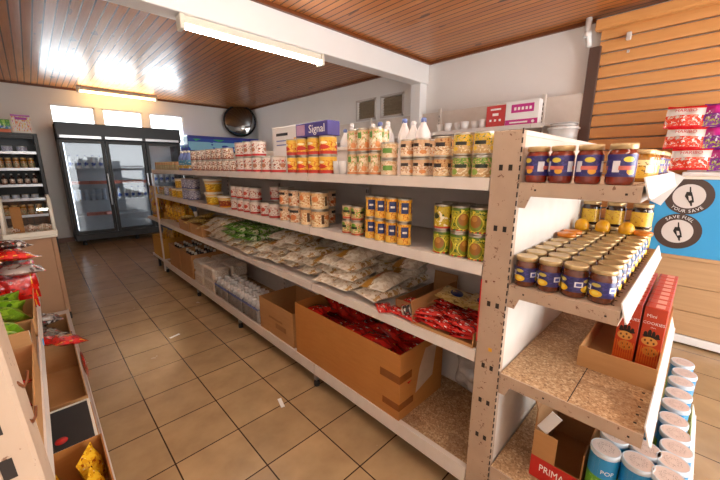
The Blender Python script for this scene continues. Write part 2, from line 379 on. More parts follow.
L['green']=lab('green_bag','4f8f24',[('dfe6c8',.0,.2)],[('6fae2c',24,.5,0,1),('e6ecd6',26,.62,0,1),('2d6a18',22,.6,0,1)],(),rough=.28,coat=.3,uvw=(10,8),bumpy=.4)
L['lime']=lab('lime_crisp_bag','86b028',[],[('a8cc3a',20,.52,0,1),('3d5a1c',26,.63,.1,.9),('dfe2d0',24,.66,.2,.8)],(),rough=.3,coat=.3,uvw=(5,5),bumpy=.5)
L['yellowb']=lab('yellow_snack_bag','eaa91c',[],[('f0bf2c',22,.5,0,1),('a8530f',24,.6,0,1),('f2e2b0',28,.68,0,1)],(),rough=.25,coat=.4,uvw=(10,8),bumpy=.5)
L['yellowp']=lab('yellow_pasta_bag','e6c266',[],[('efd48a',26,.5,0,1),('a57428',26,.6,0,1)],(),rough=.3,coat=.4,uvw=(10,8),bumpy=.4)
L['redcr']=lab('red_crisp_bag','c3120f',[('e8a02c',.08,.12)],[('e0231a',12,.5,0,1),('7a0808',14,.64,0,1)],(),[('e8ddd2',.5,.2,.76,.05)],rough=.2,coat=.6,uvw=(10,8),bumpy=.5)
L['foil']=lab('silver_foil_bag','a8a19d',[],[('5c5350',16,.56,0,1),('c23a2f',18,.62,0,1)],(),rough=.2,coat=.4,metal=.4,uvw=(10,8),bumpy=.6)
L['choc']=lab('dark_snack_bag','3a2622',[],[('c9c2bb',18,.58,0,1),('9a1c18',20,.62,0,1)],(),rough=.22,coat=.4,uvw=(10,8),bumpy=.5)
L['sweetr']=lab('red_sweet_bag','f0ebe6',[('d8202a',.0,.10),('d8202a',.88,1)],[('e2402a',30,.44,.08,.56),('f08a6a',36,.58,.08,.56)],(),rough=.25,coat=.5,uvw=(10,8))
L['sweetp']=lab('purple_sweet_bag','8a2a9a',[('c2208a',.55,.9)],[('c9c94a',40,.56,.05,.45),('5a9a3a',42,.6,.05,.5),('e9e0ee',30,.6,.3,.7)],(),rough=.25,coat=.5,uvw=(10,8))
L['cookie']=lab('cookie_box_front','cf4320',[('d9541f',.0,.14)],[],[(('e07a2a'),k/9+.02,k/9+.06,.04,.34) for k in range(9)],[('1d120d',.22,.09,.56,.045),('1d120d',.40,.09,.585,.06),('1d120d',.58,.08,.575,.055),('1d120d',.76,.09,.55,.045),('1d120d',.5,.40,.525,.03),('dfa050',.45,.37,.44,.075),('6a3a1a',.25,.05,.45,.02),('6a3a1a',.52,.05,.47,.018),('6a3a1a',.66,.05,.42,.02),('6a3a1a',.40,.05,.41,.02),('d08a3c',.55,.36,.27,.085),('6a3a1a',.38,.05,.29,.02),('6a3a1a',.62,.05,.30,.018),('6a3a1a',.75,.045,.25,.018),('6a3a1a',.5,.05,.23,.02)],rough=.35,coat=.4)
L['water']=lab('milk_bottle_wrap','f3f2f0',[('f2f2f2',.8,1),('7f9fc6',.62,.67)],[('cbd3df',30,.6,.1,.6)],(),rough=.3,coat=.3)
L['tissue']=lab('tissue_wrap','dccdbd',[],[('b7a48f',30,.6,.1,.9),('f1e8de',30,.55,0,1)],(),rough=.35,coat=.2)
L['bleach']=lab('bleach_label','eef0f4',[],[('3a67c0',20,.55,.1,.9),('d8c23a',24,.66,.3,.9)],sq('2f56b0',.12,.25,.7,2),())
L['tubey']=lab('yellow_tub_label','e2b01f',[('f3e6c0',.8,1)],[('8a5a14',40,.6,.1,.8),('f4cf4a',40,.54,.1,.8)],())
L['tubr']=lab('red_tub_label','b04a22',[('e8cf8a',.75,1)],[('d8a03a',40,.58,.1,.8),('8a2a18',40,.54,.1,.8)],())
L['bluetin']=lab('grey_blue_tin_label','a8abc0',[('6a6f9a',.0,.2)],[('d9d9e6',40,.54,.1,.9),('5a4f8a',40,.62,.1,.9)],())
L['tube']=lab('crisp_tube_label','62b22e',[('1f8fc9',.66,1),('2f6d1e',.0,.05)],[('8fd04a',24,.54,.05,.62)],(),[('e9dfa8',.5,.08,.42,.12),('c78a3a',.5,.07,.34,.06)]+ring('b5dc6a',.09,.3,.14,3,.02))
L['green_bottle']=lab('drink_label','4a90b0',[('c9a03a',.0,.4)],[('e9f0f0',30,.6,0,1)],())
L['cup']=lab('noodle_cup_label','e9e9ea',[],[('3f7fc0',30,.55,.1,.9),('c9d3e2',30,.5,0,1)],())
L['meat']=lab('red_pack','d9604a',[],[('f0b09a',24,.52,0,1),('a82a1c',24,.62,0,1)],())
M['glass']=None
def m_glass(name,tint,rough=.02):
    n=N(name); g=n.new('ShaderNodeBsdfGlass'); t=n.new('ShaderNodeBsdfTransparent'); gl=n.new('ShaderNodeBsdfGlossy'); fr=n.new('ShaderNodeFresnel'); mx=n.new('ShaderNodeMixShader')
    n.nt.nodes.remove(g); t.inputs[0].default_value=tint; gl.inputs['Roughness'].default_value=rough; fr.inputs[0].default_value=1.5
    n.nt.links.new(n.math('MULTIPLY',fr.outputs[0],1.05),mx.inputs[0]); n.nt.links.new(t.outputs[0],mx.inputs[1]); n.nt.links.new(gl.outputs[0],mx.inputs[2])
    n.nt.links.new(mx.outputs[0],n.nt.nodes['Material Output'].inputs[0]); return n.mat
M['glass']=m_glass('clear_glass',(.93,.95,.95,1)); M['tinted']=m_glass('fridge_glass',(.78,.81,.84,1)); M['film']=m_glass('clear_film',(.97,.97,.97,1),.2)
M['black']=plain('black_enamel','0e0f11',.4,var=0); M['navy']=plain('dark_grey_enamel','2a2d34',.4,var=.03); M['silver']=plain('brushed_aluminium','b9bcc0',.3,.9,var=0)
M['inner']=plain('fridge_liner','cfd2d6',.5,var=.02); M['darkgrille']=plain('dark_grille','26282b',.6,var=.1)
def emit(name,col,s):
    n=N(name); return n.fin(col,.5,emit=col,es=s)
M['tube_white']=emit('lit_tube',(1,.95,.87,1),36); M['tube_warm']=emit('lit_warm_tube',(1,.62,.24,1),17)
M['fridge_lamp']=emit('fridge_strip',(.9,.95,1,1),2.5)
M['clearplastic']=plain('translucent_plastic','dcdad8',.25,var=.06,coat=.4)
M['red']=plain('red_print','c8251f',.4,var=.05); M['magenta']=plain('magenta_print','c41f86',.4,var=.04); M['blue']=plain('sky_blue_board','3fa3dc',.42,var=.03,scale=5)
M['badge_brown']=plain('badge_ring','4c3b34',.45,var=0); M['badge_pale']=plain('badge_centre','d8cfc9',.45,var=0); M['ink']=plain('black_ink','17130f',.5,var=0); M['paper']=plain('white_print','f4f1ee',.5,var=0)
M['purple']=plain('purple_carton','4b4390',.4,var=.05); M['lilac']=plain('lilac_print','c9a3c6',.5,var=.1)
M['yellow']=plain('yellow_plastic','f2b01e',.3,var=.06); M['orange']=plain('orange_plastic','e2821c',.32,var=.06); M['steelpaint']=plain('leg_steel','a9a6a2',.35,.7,var=.05)
M['bagclear']=plain('grey_plastic_film','e4e0dc',.25,var=.25,scale=18,coat=.3)
M['board']=plain('black_board','2b2a2b',.5,var=.1)
M['header_blue']=lab('chiller_header','1d4fc0',[('2b2f9a',.85,1)],[('8fd0ee',5,.5,.0,.6),('37b56a',7,.6,.1,.8)],())
M['foodposter']=lab('food_poster','ece4dc',[('b25ab0',.9,1)],[('e07a3a',30,.55,.1,.9),('e8c83a',30,.6,.1,.9),('c83aa0',34,.64,.1,.9)],sq('b03aa8',.3,.72,.86,1))
M['greenposter']=lab('green_poster','4fa03a',[('3d6fc0',.3,.5),('e0642c',.0,.26)],[('a8dc5a',20,.55,.4,1),('eef2ea',20,.6,.3,.7)],())
# ================================================================= the room
CE=2.94; XR=4.35; YF=8.76; XL=-1.25; YB=-2.6
def wall_cells(g, us, zs, holes, emit_box):
    for i in range(len(us)-1):
        for j in range(len(zs)-1):
            uc=(us[i]+us[i+1])/2; zc=(zs[j]+zs[j+1])/2
            if any(a<uc<b and c<zc<d for a,b,c,d in holes): continue
            emit_box(g,us[i],us[i+1],zs[j],zs[j+1])
struct('floor',G().box(XL-.2,XR+.2,YB-.2,YF+.2,-.12,0),M['floor'])
WIN=[(.43,1.11),(1.22,1.935),(2.05,2.76)]; WZ=(1.95,2.63)
g=G(); us=sorted([XL]+[c for w in WIN for c in w]+[XR]); holes=[(a,b,*WZ) for a,b in WIN]
wall_cells(g,us,[0,WZ[0],WZ[1],CE],holes,lambda g,a,b,c,d:g.box(a,b,YF,YF+.18,c,d)); struct('wall_back',g,M['wall'])
HR=[(3.48,3.97,2.27,2.62),(4.07,4.56,2.27,2.62)]
g=G(); wall_cells(g,[YB,3.48,3.97,4.07,4.56,YF],[0,2.27,2.62,CE],HR,lambda g,a,b,c,d:g.box(XR,XR+.18,a,b,c,d)); struct('wall_right',g,M['wall'])
struct('wall_left',G().box(XL-.18,XL,YB,YF,0,CE),M['wall'])
g=G(); wall_cells(g,[XL,.9,4.1,XR],[0,2.5,CE],[(.9,4.1,-1,2.5)],lambda g,a,b,c,d:g.box(a,b,YB-.18,YB,c,d)); struct('wall_front',g,M['wall'])
g=G(); g.box(XL,XR,3.23,YF,CE,CE+.05); g.box(XL,XR,YB,3.03,CE,CE+.05); struct('ceiling',g,M['ceiling'])
struct('beam',G().bbox(XL,XR,3.03,3.23,2.65,CE+.04,.006),M['wall_warm'])
struct('pilaster',G().bbox(4.19,XR,3.06,3.23,0,2.65,.005),M['wall_warm'])
g=G(); g.box(XL,XR,2.995,3.03,2.905,CE); g.box(XR-.03,XR,1.02,2.995,2.905,CE); struct('trim_1',g,M['dark_wood'])
g=G(); g.box(XL,XR,YF-.03,YF,2.905,CE); g.box(XR-.03,XR,3.23,YF-.03,2.905,CE); struct('trim_2',g,M['dark_wood'])
struct('baseboard_back',G().box(XL,.45,YF-.012,YF,0,.09),M['dark_wood'])
for k,(a,b) in enumerate(WIN):
    g=G(); t=.03
    g.box(a,b,YF+.02,YF+.08,WZ[0],WZ[0]+t); g.box(a,b,YF+.02,YF+.08,WZ[1]-t,WZ[1]); g.box(a,a+t,YF+.02,YF+.08,WZ[0],WZ[1]); g.box(b-t,b,YF+.02,YF+.08,WZ[0],WZ[1])
    w=struct('window_%d'%(k+1),g,M['white'])
    n=5; h=(WZ[1]-WZ[0]-2*t)/n; gp=G()
    for i in range(n):
        z=WZ[0]+t+h*(i+.5); T=Matrix.Translation((0,YF+.05,z))@Matrix.Rotation(.35,4,'X'); gp.box(a+t,b-t,-.003,.003,-h*.5,h*.5,T=T)
    obj('pane',gp,M['glass'],w)
for k,(a,b,c,d) in enumerate(HR):
    g=G(); t=.03
    g.box(XR-.01,XR+.06,a,b,c,c+t); g.box(XR-.01,XR+.06,a,b,d-t,d); g.box(XR-.01,XR+.06,a,a+t,c,d); g.box(XR-.01,XR+.06,b-t,b,c,d)
    w=struct('window_%d'%(k+4),g,M['grey_steel']); gs=G()
    n=7; h=(d-c-2*t)/n
    for i in range(n):
        T=Matrix.Translation((XR+.05,0,c+t+h*(i+.5)))@Matrix.Rotation(.5,4,'Y'); gs.box(-.004,.004,a+t,b-t,-h*.62,h*.62,T=T)
    gs.box(XR+.1,XR+.11,a,b,c,d)
    obj('louvre',gs,M['dark_louvre'] if 'dark_louvre' in M else M.setdefault('dark_louvre',plain('dusty_louvre','a8977f',.5,var=.12)),w)

# ---- roller shutter in the right-hand wall
t=thing('roller_shutter','wide orange-tan slatted roller shutter closed across the wall behind the counter','shutter',(XR,0,0))
g=G(); z=0.0; sh=.118
while z<2.76:
    pr=[(-.035,z),(-.055,z+.004),(-.058,z+.03),(-.058,z+sh-.03),(-.055,z+sh-.014),(-.035,z+sh-.010)]; n=5
    a=[g.add([(x,-2.55,zz) for x,zz in pr]),g.add([(x,.95,zz) for x,zz in pr])]
    pr_=g.face
    for i in range(n): g.face([a[0]+i,a[1]+i,a[1]+i+1,a[0]+i+1][::-1],0,False)
    z+=sh
obj('shutter_curtain',g,M['shutter'],t)
obj('guide_channel',G().bbox(-.09,-.0,.93,1.03,0,2.66,.004),M['brown_frame'],t)
g=G(); g.bbox(-.17,-.01,-2.55,.985,2.80,2.88,.006); g.box(-.165,-.1,-2.55,.985,2.785,2.80); obj('housing',g,M['shutter'],t)
obj('latch',G().bbox(-.095,-.058,.70,.74,2.66,2.73,.006),M['grey_steel'],t); obj('bolt',G().bbox(-.075,-.058,.70,.72,2.55,2.575,.003),M['grey_steel'],t)
t=obj('drain_pipe',G().tube([(4.24,1.06,2.935),(4.24,1.06,2.80),(4.29,1.045,2.68)],.028,10).lathe([(.036,0),(.036,.05)],10,4.24,1.06,2.76),M['white']); tag(t,'short white pipe beside the shutter housing under the ceiling','pipe')

# ---- lamps
def lamp(name,label,x0,x1,y,z,tm,warm):
    t=thing(name,label,'ceiling lamp',((x0+x1)/2,y,z)); l=(x1-x0)/2
    g=G(); g.bbox(-l,l,-.032,.032,-.06,0,.006); obj('batten',g,M['cream'],t)
    for s in (-1,1):
        obj('end_cap',G().bbox(s*l-.018,s*l+.018,-.05,.05,-.11,.0,.006),M['cream'],t)
    T=Matrix.Translation((-l+.03,0,-.083))@Matrix.Rotation(PI/2,4,'Y')
    obj('fluorescent_tube',G().lathe([(.015,0),(.015,2*l-.06)],12,T=T),tm,t)
lamp('fluorescent_lamp','white fluorescent batten lamp lit under the white ceiling beam',1.03,2.42,3.09,2.65,M['tube_white'],0)
lamp('fluorescent_lamp','orange glowing fluorescent lamp on the ceiling above the far windows',.86,2.14,8.4,2.94,M['tube_warm'],1)

# ---- convex mirror in the far corner
t=thing('convex_mirror','round convex security mirror mounted high in the far corner','mirror',(3.98,8.42,2.60)); 
R=Euler((math.radians(82),0,math.radians(-28))).to_matrix().to_4x4()
pr=[(.37*math.sin(a),.16*(math.cos(a)-math.cos(1.0))) for a in [1.0-i*.1 for i in range(10)]+[.03]]
pr=[(r/ math.sin(1.0)*1.0,z) for r,z in pr]
obj('mirror_dome',G().lathe(pr,28,T=R,cap=(True,True)),M['mirror'] if 'mirror' in M else M.setdefault('mirror',plain('mirror_face','8d8f90',.06,1,var=0)),t)
obj('rim',G().lathe([(.375,-.02),(.392,-.02),(.392,.012),(.372,.012),(.375,-.02)],28,T=R,cap=(False,False)),M['black'],t)
obj('bracket',G().tube([R@Vector((0,0,-.02)),(.05,.2,.0),(.12,.32,.0)],.015,8),M['silver'],t)

# ================================================================= shelving
SX=1.184; YE=.543; YFAR=5.26
UP=[1.665,2.85,4.04,5.22]
LV={'top shelf':1.438,'second shelf':1.113,'third shelf':.744,'bottom shelf':.165}
t=thing('gondola_shelving','long double-sided white shop gondola with four shelves along the tiled aisle','shelving',(0,0,0))
bays=[YE]+UP
g=G(); g.bbox(1.715,1.745,YE,YFAR,.15,1.60,.003); back=obj('back_panel',g,M['grey_steel'],t)
obj('top_cap',G().bbox(1.70,1.76,YE,YFAR,1.6,1.627,.004),M['white_steel'],back)
for name,z in LV.items():
    for a,b in zip(bays[:-1],bays[1:]):
        base=name=='bottom shelf'; g=G(); lip=.04 if not base else .07
        mi=1 if base else 0
        g.box(SX+.004,1.712,a+.003,b-.003,z-.012,z,mi)
        s=obj('shelf',g,[M['grey_steel'],M['chip']],t)
        g=G(); g.prism([(SX-.001,z-lip),(SX+.012,z-lip),(SX+.012,z-.012),(SX+.03,z-.012),(SX+.03,z+.004),(SX+.004,z+.004)],'y',a+.003,b-.003); obj('price_rail',g,M['white_steel'],s)
        if not base:
            for y in (a+.012,b-.012):
                obj('bracket',G().prism([(SX+.03,z-.012),(1.71,z-.012),(1.71,z-.10),(1.66,z-.10)],'y',y-.003,y+.003),M['grey_steel'],s)
for z in (1.50,1.113,.744,.165):
    for a,b in zip(bays[:-1],bays[1:]): obj('rear_shelf',G().bbox(1.75,2.27,a+.003,b-.003,z-.04,z,.004),M['grey_steel'],t)
for y in UP:
    g=G(); g.bbox(1.695,1.714,y-.018,y+.018,.0,1.60,.002)
    for k in range(28): 
        for d in (-.008,.008): g.box(1.694,1.696,y+d-.003,y+d+.003,.2+k*.05,.225+k*.05,1)
    obj('upright',g,[M['grey_steel'],M['hole']],t)
for y in (UP[0],UP[1],3.94,UP[3]-.02):
    f=obj('foot',G().bbox(SX+.006,SX+.036,y-.015,y+.015,.045,.15,.003),M['steelpaint'],t)
    obj('foot_pad',G().lathe([(.02,0),(.02,.03),(.012,.045)],12,SX+.021,y,0),M['rubber'],f)
    obj('base_bracket',G().bbox(SX+.036,2.2,y-.015,y+.015,.08,.15,.003),M['steelpaint'],t)
# end cap facing the till
EX0,EX1=SX,2.275; EYB=.44
t=thing('end_display_unit','beige end display unit with rusty post and jars closest to the camera','shelving',(0,0,0))
g=G(); g.bbox(EX0,EX0+.03,.443,.543,0,1.604,.003)
for z in (1.481,1.265,.971,.707,.55,.384):
    for y in (.507,.474): g.box(EX0-.0012,EX0+.001,y-.0065,y+.0065,z-.011,z+.009,1)
for k in range(52): g.box(EX0-.0004,EX0+.004,.4424,.446,.06+k*.03,.078+k*.03,1)
g.box(EX0-.001,EX0+.001,.478,.492,.775,.79,2); g.box(EX0-.001,EX0+.001,.52,.528,1.05,1.06,3); g.box(EX0-.001,EX0+.001,.49,.498,1.06,1.065,3)
g.box(EX0-.003,EX0+.001,.5405,.5445,.80,1.06,4)
obj('upright',g,[M['beige_steel'],M['hole'],M['yellow'],M['dark_wood'],M['red']],t)
obj('upright',G().bbox(EX1-.03,EX1,.443,.543,0,1.604,.003),M['beige_steel'],t)
g=G(); g.box(EX0+.031,EX1-.031,.446,.452,.02,1.585); g.bbox(EX0+.031,EX1-.031,.443,.456,1.585,1.604,.002); obj('back_panel',g,M['white_steel'],t)
def endshelf(z,y0,chip,h=.045):
    g=G(); g.box(EX0+.006,EX1-.006,y0,EYB,z-.02,z,1 if chip else 0)
    g.box(EX0+.003,EX0+.009,y0,EYB,z-h,z+.001,0); g.box(EX1-.009,EX1-.003,y0,EYB,z-h,z+.001,0); g.box(EX0+.009,EX1-.009,y0,y0+.01,z-h,z-.0005,0)
    g.prism([(EYB,z-h),(EYB,z-.085),(EYB-.025,z-.085),(EYB-.04,z-h)],'x',EX0+.003,EX0+.008,0)
    nb=20
    for k in range(nb): 
        x=EX0+.05+k*(EX1-EX0-.1)/nb; g.box(x,x+.008,y0+.022,y0+.03,z,z+.0006,2)
    for k in range(2): y=y0+.03+k*.24; g.box(EX0+.0022,EX0+.004,y,y+.006,z-.026,z-.02,2)
    if chip: g.box(EX0+.01,EX1-.01,y0+.20,y0+.203,z,z+.0005,2)
    s=obj('shelf',g,[M['beige_steel'],M['chip'],M['hole']],t)
    g=G(); T=Matrix.Translation((0,y0-.006,z-.008))@Matrix.Rotation(math.radians(-16),4,'X')
    g.box(EX0+.012,EX1-.012,-.004,0,-.028,.034,0,T=T); g.box(EX0+.012,EX1-.012,-.007,0,-.030,-.026,0,T=T); obj('price_rail',g,M['rail'],s)
endshelf(1.43,.115,0); endshelf(1.062,.115,0); endshelf(.70,.01,1); endshelf(.265,-.135,1,.07)
g=G(); g.prism([(.44,.0),(-.13,.0),(-.13,.19),(.44,.19)],'x',EX0+.005,EX0+.02); g.prism([(.44,.0),(-.13,.0),(-.13,.19),(.44,.19)],'x',EX1-.02,EX1-.005); g.box(EX0+.02,EX1-.02,-.13,-.115,0,.19); obj('plinth',g,M['beige_steel'],t)
# far end unit
t=thing('end_display_unit','white end rack at the far end of the gondola holding yellow bags','shelving',(0,0,0))
g=G(); g.bbox(SX,SX+.02,5.265,5.285,0,1.45,.003); obj('upright',g,M['white_steel'],t)
obj('upright',G().bbox(EX1-.03,EX1,5.265,5.36,0,1.45,.003),M['white_steel'],t)
obj('cross_bar',G().box(SX+.021,EX1-.021,5.265,5.285,1.38,1.44),M['white_steel'],t)
for z in (.744,.165):
    s=obj('shelf',G().bbox(SX+.004,EX1-.004,5.290,5.86,z-.035,z,.004),M['white_steel'],t); obj('price_rail',G().bbox(SX+.004,EX1-.004,5.861,5.867,z-.04,z+.005,.001),M['rail'],s)
obj('foot',G().bbox(SX+.01,SX+.04,5.6,5.63,0,.13,.003),M['black'],t)
# ================================================================= goods: prototypes
def can(name,r,h,lb,cat='can',lid=None):
    o=obj(name,G().lathe([(r*.9,.002),(r*.97,0),(r,.003),(r*.975,.007),(r*.975,h-.007),(r,h-.003),(r*.97,h),(r*.93,h-.001),(r*.9,h-.004),(r*.5,h-.0035),(.001,h-.0035)],18,cap=(True,False)),lid or M['tin'])
    obj('label',G().lathe([(r*.985,.008),(r*.985,h-.008)],18,cap=(False,False)),L[lb],o); tag(o,'a can on the shelf',cat); return proto(o)
def jar(name,r,h,content,lb,lid,cat='jar',lv=(.12,.68)):
    o=obj(name,G().lathe([(r*.8,.0),(r*.95,.003),(r,.012),(r,h*.74),(r*.93,h*.81),(r*.86,h*.85),(r*.86,h*.97)],18),M[content])
    obj('label',G().lathe([(r*1.012,h*lv[0]),(r*1.012,h*lv[1])],18,cap=(False,False)),L[lb],o)
    obj('lid',G().lathe([(r*.93,h*.86),(r*.95,h*.865),(r*.95,h*.985),(r*.91,h),(r*.8,h*.992),(.001,h*.992)],18,cap=(True,False)),M[lid],o)
    tag(o,'a jar on the shelf',cat); return proto(o)
def box_pack(name,sx,sy,h,lb,cat='box'):
    o=obj(name,G().bbox(-sx/2,sx/2,-sy/2,sy/2,0,h,.002),L[lb] if lb in L else M[lb]); tag(o,'a box on the shelf',cat); return proto(o)
SHN=LV
def ordn(i): return ORD[min(i,19)]
def stacks(pr,h,sh,spots,desc,group,noun='stack',jit=.5):
    """spots: (Y, X, tiers).  Every stack named by its order from the beige end post"""
    z0=LV[sh]; fr=sorted({round(s[1],2) for s in spots})
    rows={}
    for y,x,n in sorted(spots): rows.setdefault(0 if x<1.27 else (1 if x<1.36 else 2),[]).append((y,x,n))
    for rk,ls in rows.items():
        rown=['front row','second row','back row'][rk]
        for i,(y,x,n) in enumerate(ls):
            for k in range(n):
                tier=('upper ' if k==n-1 else 'lower ') if n>1 else ''
                r_=random.uniform(-jit,jit)-PI/2*0
                lb='%s%s, %s from the post in the %s'%(tier,desc,ordn(i),rown)
                if len(lb.split())>16: lb='%s%s, %s along the %s'%(tier,desc,ordn(i),rown)
                if len(lb.split())>16: lb='%s%s, %s in %s'%(tier,desc,ordn(i),rown)
                put(pr,(x+random.uniform(-.003,.003),y,z0+k*h),r_,lb,group)
# ---- top shelf, from the end post to the far end
c=can('sweetcorn_can',.038,.086,'corn'); p=can('pea_can',.038,.086,'pea')
z=LV['top shelf']
for i,y in enumerate((.60,.685)):
    put(p,(1.235,y,z),.3,'green pea can under a yellow corn can, %s stack from the end post'%ordn(i),'green vegetable cans on the top shelf')
    put(c,(1.235,y,z+.0865),.2*i,'yellow sweetcorn can, topmost of the %s stack from the end post'%ordn(i),'sweetcorn cans on the top shelf')
    put(c,(1.325,y+.02,z),.9,'yellow sweetcorn can standing behind the %s stack from the end post'%ordn(i),'sweetcorn cans on the top shelf')
stacks(can('mushroom_can',.036,.082,'mush'),.0825,'top shelf',[(.775,1.235,2),(.79,1.32,2)],'orange-brown mushroom can by the corn cans','mushroom cans on the top shelf')
stacks(can('stew_can',.037,.082,'popc'),.0825,'top shelf',[(.885,1.24,2),(.965,1.25,2),(.90,1.33,2)],'pale orange stew can with black emblem','stew cans on the top shelf')
stacks(can('bean_can',.040,.078,'bean'),.0785,'top shelf',[(1.065,1.235,2)],'wide can with green square label beside the bleach bottles','green bean cans on the top shelf')
stacks(can('vegetable_can',.036,.115,'tallv'),.1155,'top shelf',[(1.158,1.24,2),(1.24,1.235,2),(1.315,1.24,2),(1.20,1.33,2)],'tall cream and orange vegetable can','tall vegetable cans on the top shelf')
o=obj('glass_tumbler',G().lathe([(.026,0),(.03,.004),(.034,.075),(.031,.075),(.027,.008),(.001,.008)],16,cap=(True,False)),M['clearplastic']); tag(o,'small clear tumbler standing alone before the orange juice cans','tumbler'); o.location=(1.235,1.388,z)
o2=o.copy(); C.objects.link(o2); o2.location=(1.25,1.453,z); tag(o2,'small clear tumbler touching the orange juice cans','tumbler')
stacks(can('juice_can',.052,.107,'juice'),.1075,'top shelf',[(1.54,1.245,2),(1.655,1.245,2),(1.77,1.245,2),(1.885,1.245,2)],'orange juice can with red and yellow label','orange juice cans on the top shelf')
t=obj('toothpaste_carton',G().bbox(1.20,1.29,1.485,1.795,z+.2155,z+.295,.003),M['purple']); tag(t,'purple carton lettered in white lying on the orange juice cans','carton')
g=G(); text_into(g,'Signal',.062,(1.1993,1.585,z+.255),'-x',bold=1.1); obj('lettering',g,M['paper'],t)
g=G(); g.box(1.1992,1.2002,1.70,1.785,z+.225,z+.285); obj('printed_panel',g,M['lilac'],t)
t=obj('white_carton',G().bbox(1.40,1.62,2.0,2.42,z,z+.335,.004),M['white']); tag(t,'large white carton standing behind the red and white cans','carton')
g=G(); g.box(1.3988,1.4002,2.20,2.36,z+.27,z+.29); g.box(1.3988,1.4002,2.2,2.36,z+.23,z+.238,1); g.box(1.3988,1.4002,2.2,2.36,z+.2,z+.208,1); obj('printing',g,[M['navy'],M['bluetone'] if 'bluetone' in M else M.setdefault('bluetone',plain('blue_print','6d7fb8',.5,var=0))],t)
obj('yellow_sticker',G().box(1.3985,1.4003,2.005,2.12,z+.17,z+.25),M['yellow'],t)
stacks(can('bean_tin',.055,.115,'beans'),.1155,'top shelf',[(2.10,1.25,1),(2.23,1.25,1),(2.37,1.25,2),(2.51,1.25,2),(2.65,1.25,2)],'white and red baked bean tin','baked bean tins on the top shelf')
stacks(can('soup_can',.05,.10,'soup'),.1005,'top shelf',[(2.80,1.245,1),(2.92,1.245,2),(3.04,1.245,2),(3.16,1.245,2),(3.30,1.25,2),(3.43,1.25,2),(3.57,1.25,2),(3.71,1.25,2)],'brown and cream soup can','soup cans on the top shelf')
stacks(can('sauce_jar',.035,.10,'spice',cat='jar',lid=M['gold_lid']),.1005,'top shelf',[(4.30+.105*k,1.235,1) for k in range(9)],'small brown-green sauce jar','small sauce jars at the far end')
def bottle(name,r,h,lb,capm,cat='bottle',body='white',sq=None):
    o=obj(name,G().lathe([(r*.9,0),(r,.006),(r,h*.55),(r*.92,h*.66),(r*.55,h*.8),(r*.34,h*.87),(r*.34,h*.92)],16,sq=sq),M[body])
    obj('label',G().lathe([(r*1.01,h*.12),(r*1.01,h*.54)],16,cap=(False,False),sq=sq),L[lb],o)
    obj('cap',G().lathe([(r*.40,h*.90),(r*.40,h*.98),(r*.22,h*1.0)],12),M[capm],o); tag(o,'a bottle on the shelf',cat); return proto(o)
b=bottle('drink_bottle',.042,.21,'green_bottle','cream',body='bluetone')
for k in range(3): put(b,(1.235,3.87+k*.115,z),k,'blue-green drink bottle, %s of three beyond the soup cans'%ordn(k),'drink bottles on the top shelf')
# bottles on the far side of the gondola
b=bottle('bleach_bottle',.043,.295,'bleach','white',sq=4); b_blue=bottle('bleach_bottle',.043,.285,'bleach','bluetone',sq=4)
for k,y in enumerate((1.30,1.40,1.50,1.60,1.70,1.80,1.90,2.0,2.11,2.22,2.33,2.44)):
    put(b if k%2 else b_blue,(1.83+.03*(k%3),y,1.50),.5*k,'white bleach bottle, %s from the post in the line behind the cans'%ordn(k),'white bottles behind the top shelf cans',scale=(1,1,(1.0,.93,1.06,.98,1.04)[k%5]))

# ---- second shelf
z=LV['second shelf']
m=can('mango_can',.0375,.108,'mango'); mr=can('mango_can',.0375,.108,'mangor')
for i,y in enumerate((.595,.677,.759)):
    put(m,(1.235,y,z),.2+1.05*i,'mango slice can, lower tier, %s stack from the end post'%ordn(i),'mango cans on the second shelf')
    put(mr if i==2 else m,(1.235,y,z+.1085),.9*i,'mango slice can, upper tier, %s stack from the end post'%ordn(i),'mango cans on the second shelf')
    put(m,(1.322,y+.02,z),.5,'mango can in back row, lower tier, %s stack from the end post'%ordn(i),'mango cans on the second shelf')
    put(m,(1.322,y+.02,z+.1085),.7,'mango can in back row, upper tier, %s stack from the end post'%ordn(i),'mango cans on the second shelf')
stacks(can('sauce_can',.0345,.113,'curry'),.1135,'second shelf',[(.965,1.235,2),(1.04,1.238,2),(1.112,1.236,2),(1.185,1.24,2)],'golden can with dark blue label panel','golden sauce cans on the second shelf',jit=.15)
stacks(can('small_vegetable_can',.036,.082,'smallg'),.0825,'second shelf',[(1.285,1.235,2),(1.365,1.24,2),(1.33,1.325,2)],'small cream and green vegetable can','small vegetable cans on the second shelf')
stacks(can('peach_can',.056,.110,'apric'),.1105,'second shelf',[(1.635,1.25,2),(1.76,1.25,2)],'wide orange apricot can','orange apricot cans on the second shelf')
stacks(can('peach_can',.056,.110,'peach'),.1105,'second shelf',[(1.885,1.25,2),(2.01,1.25,2),(1.72,1.375,2)],'wide orange peach can with black emblem','orange peach cans on the second shelf')
stacks(can('tomato_can',.055,.110,'tom'),.1105,'second shelf',[(2.16,1.25,1),(2.29,1.25,1),(2.20,1.37,2),(2.34,1.37,2)],'red and white tomato can','tomato cans on the second shelf')
stacks(can('tomato_paste_can',.05,.105,'tom'),.1055,'second shelf',[(2.47,1.25,2),(2.585,1.25,2),(2.70,1.25,2),(2.815,1.25,2)],'pale tomato paste can with dark red band','tomato paste cans on the second shelf')
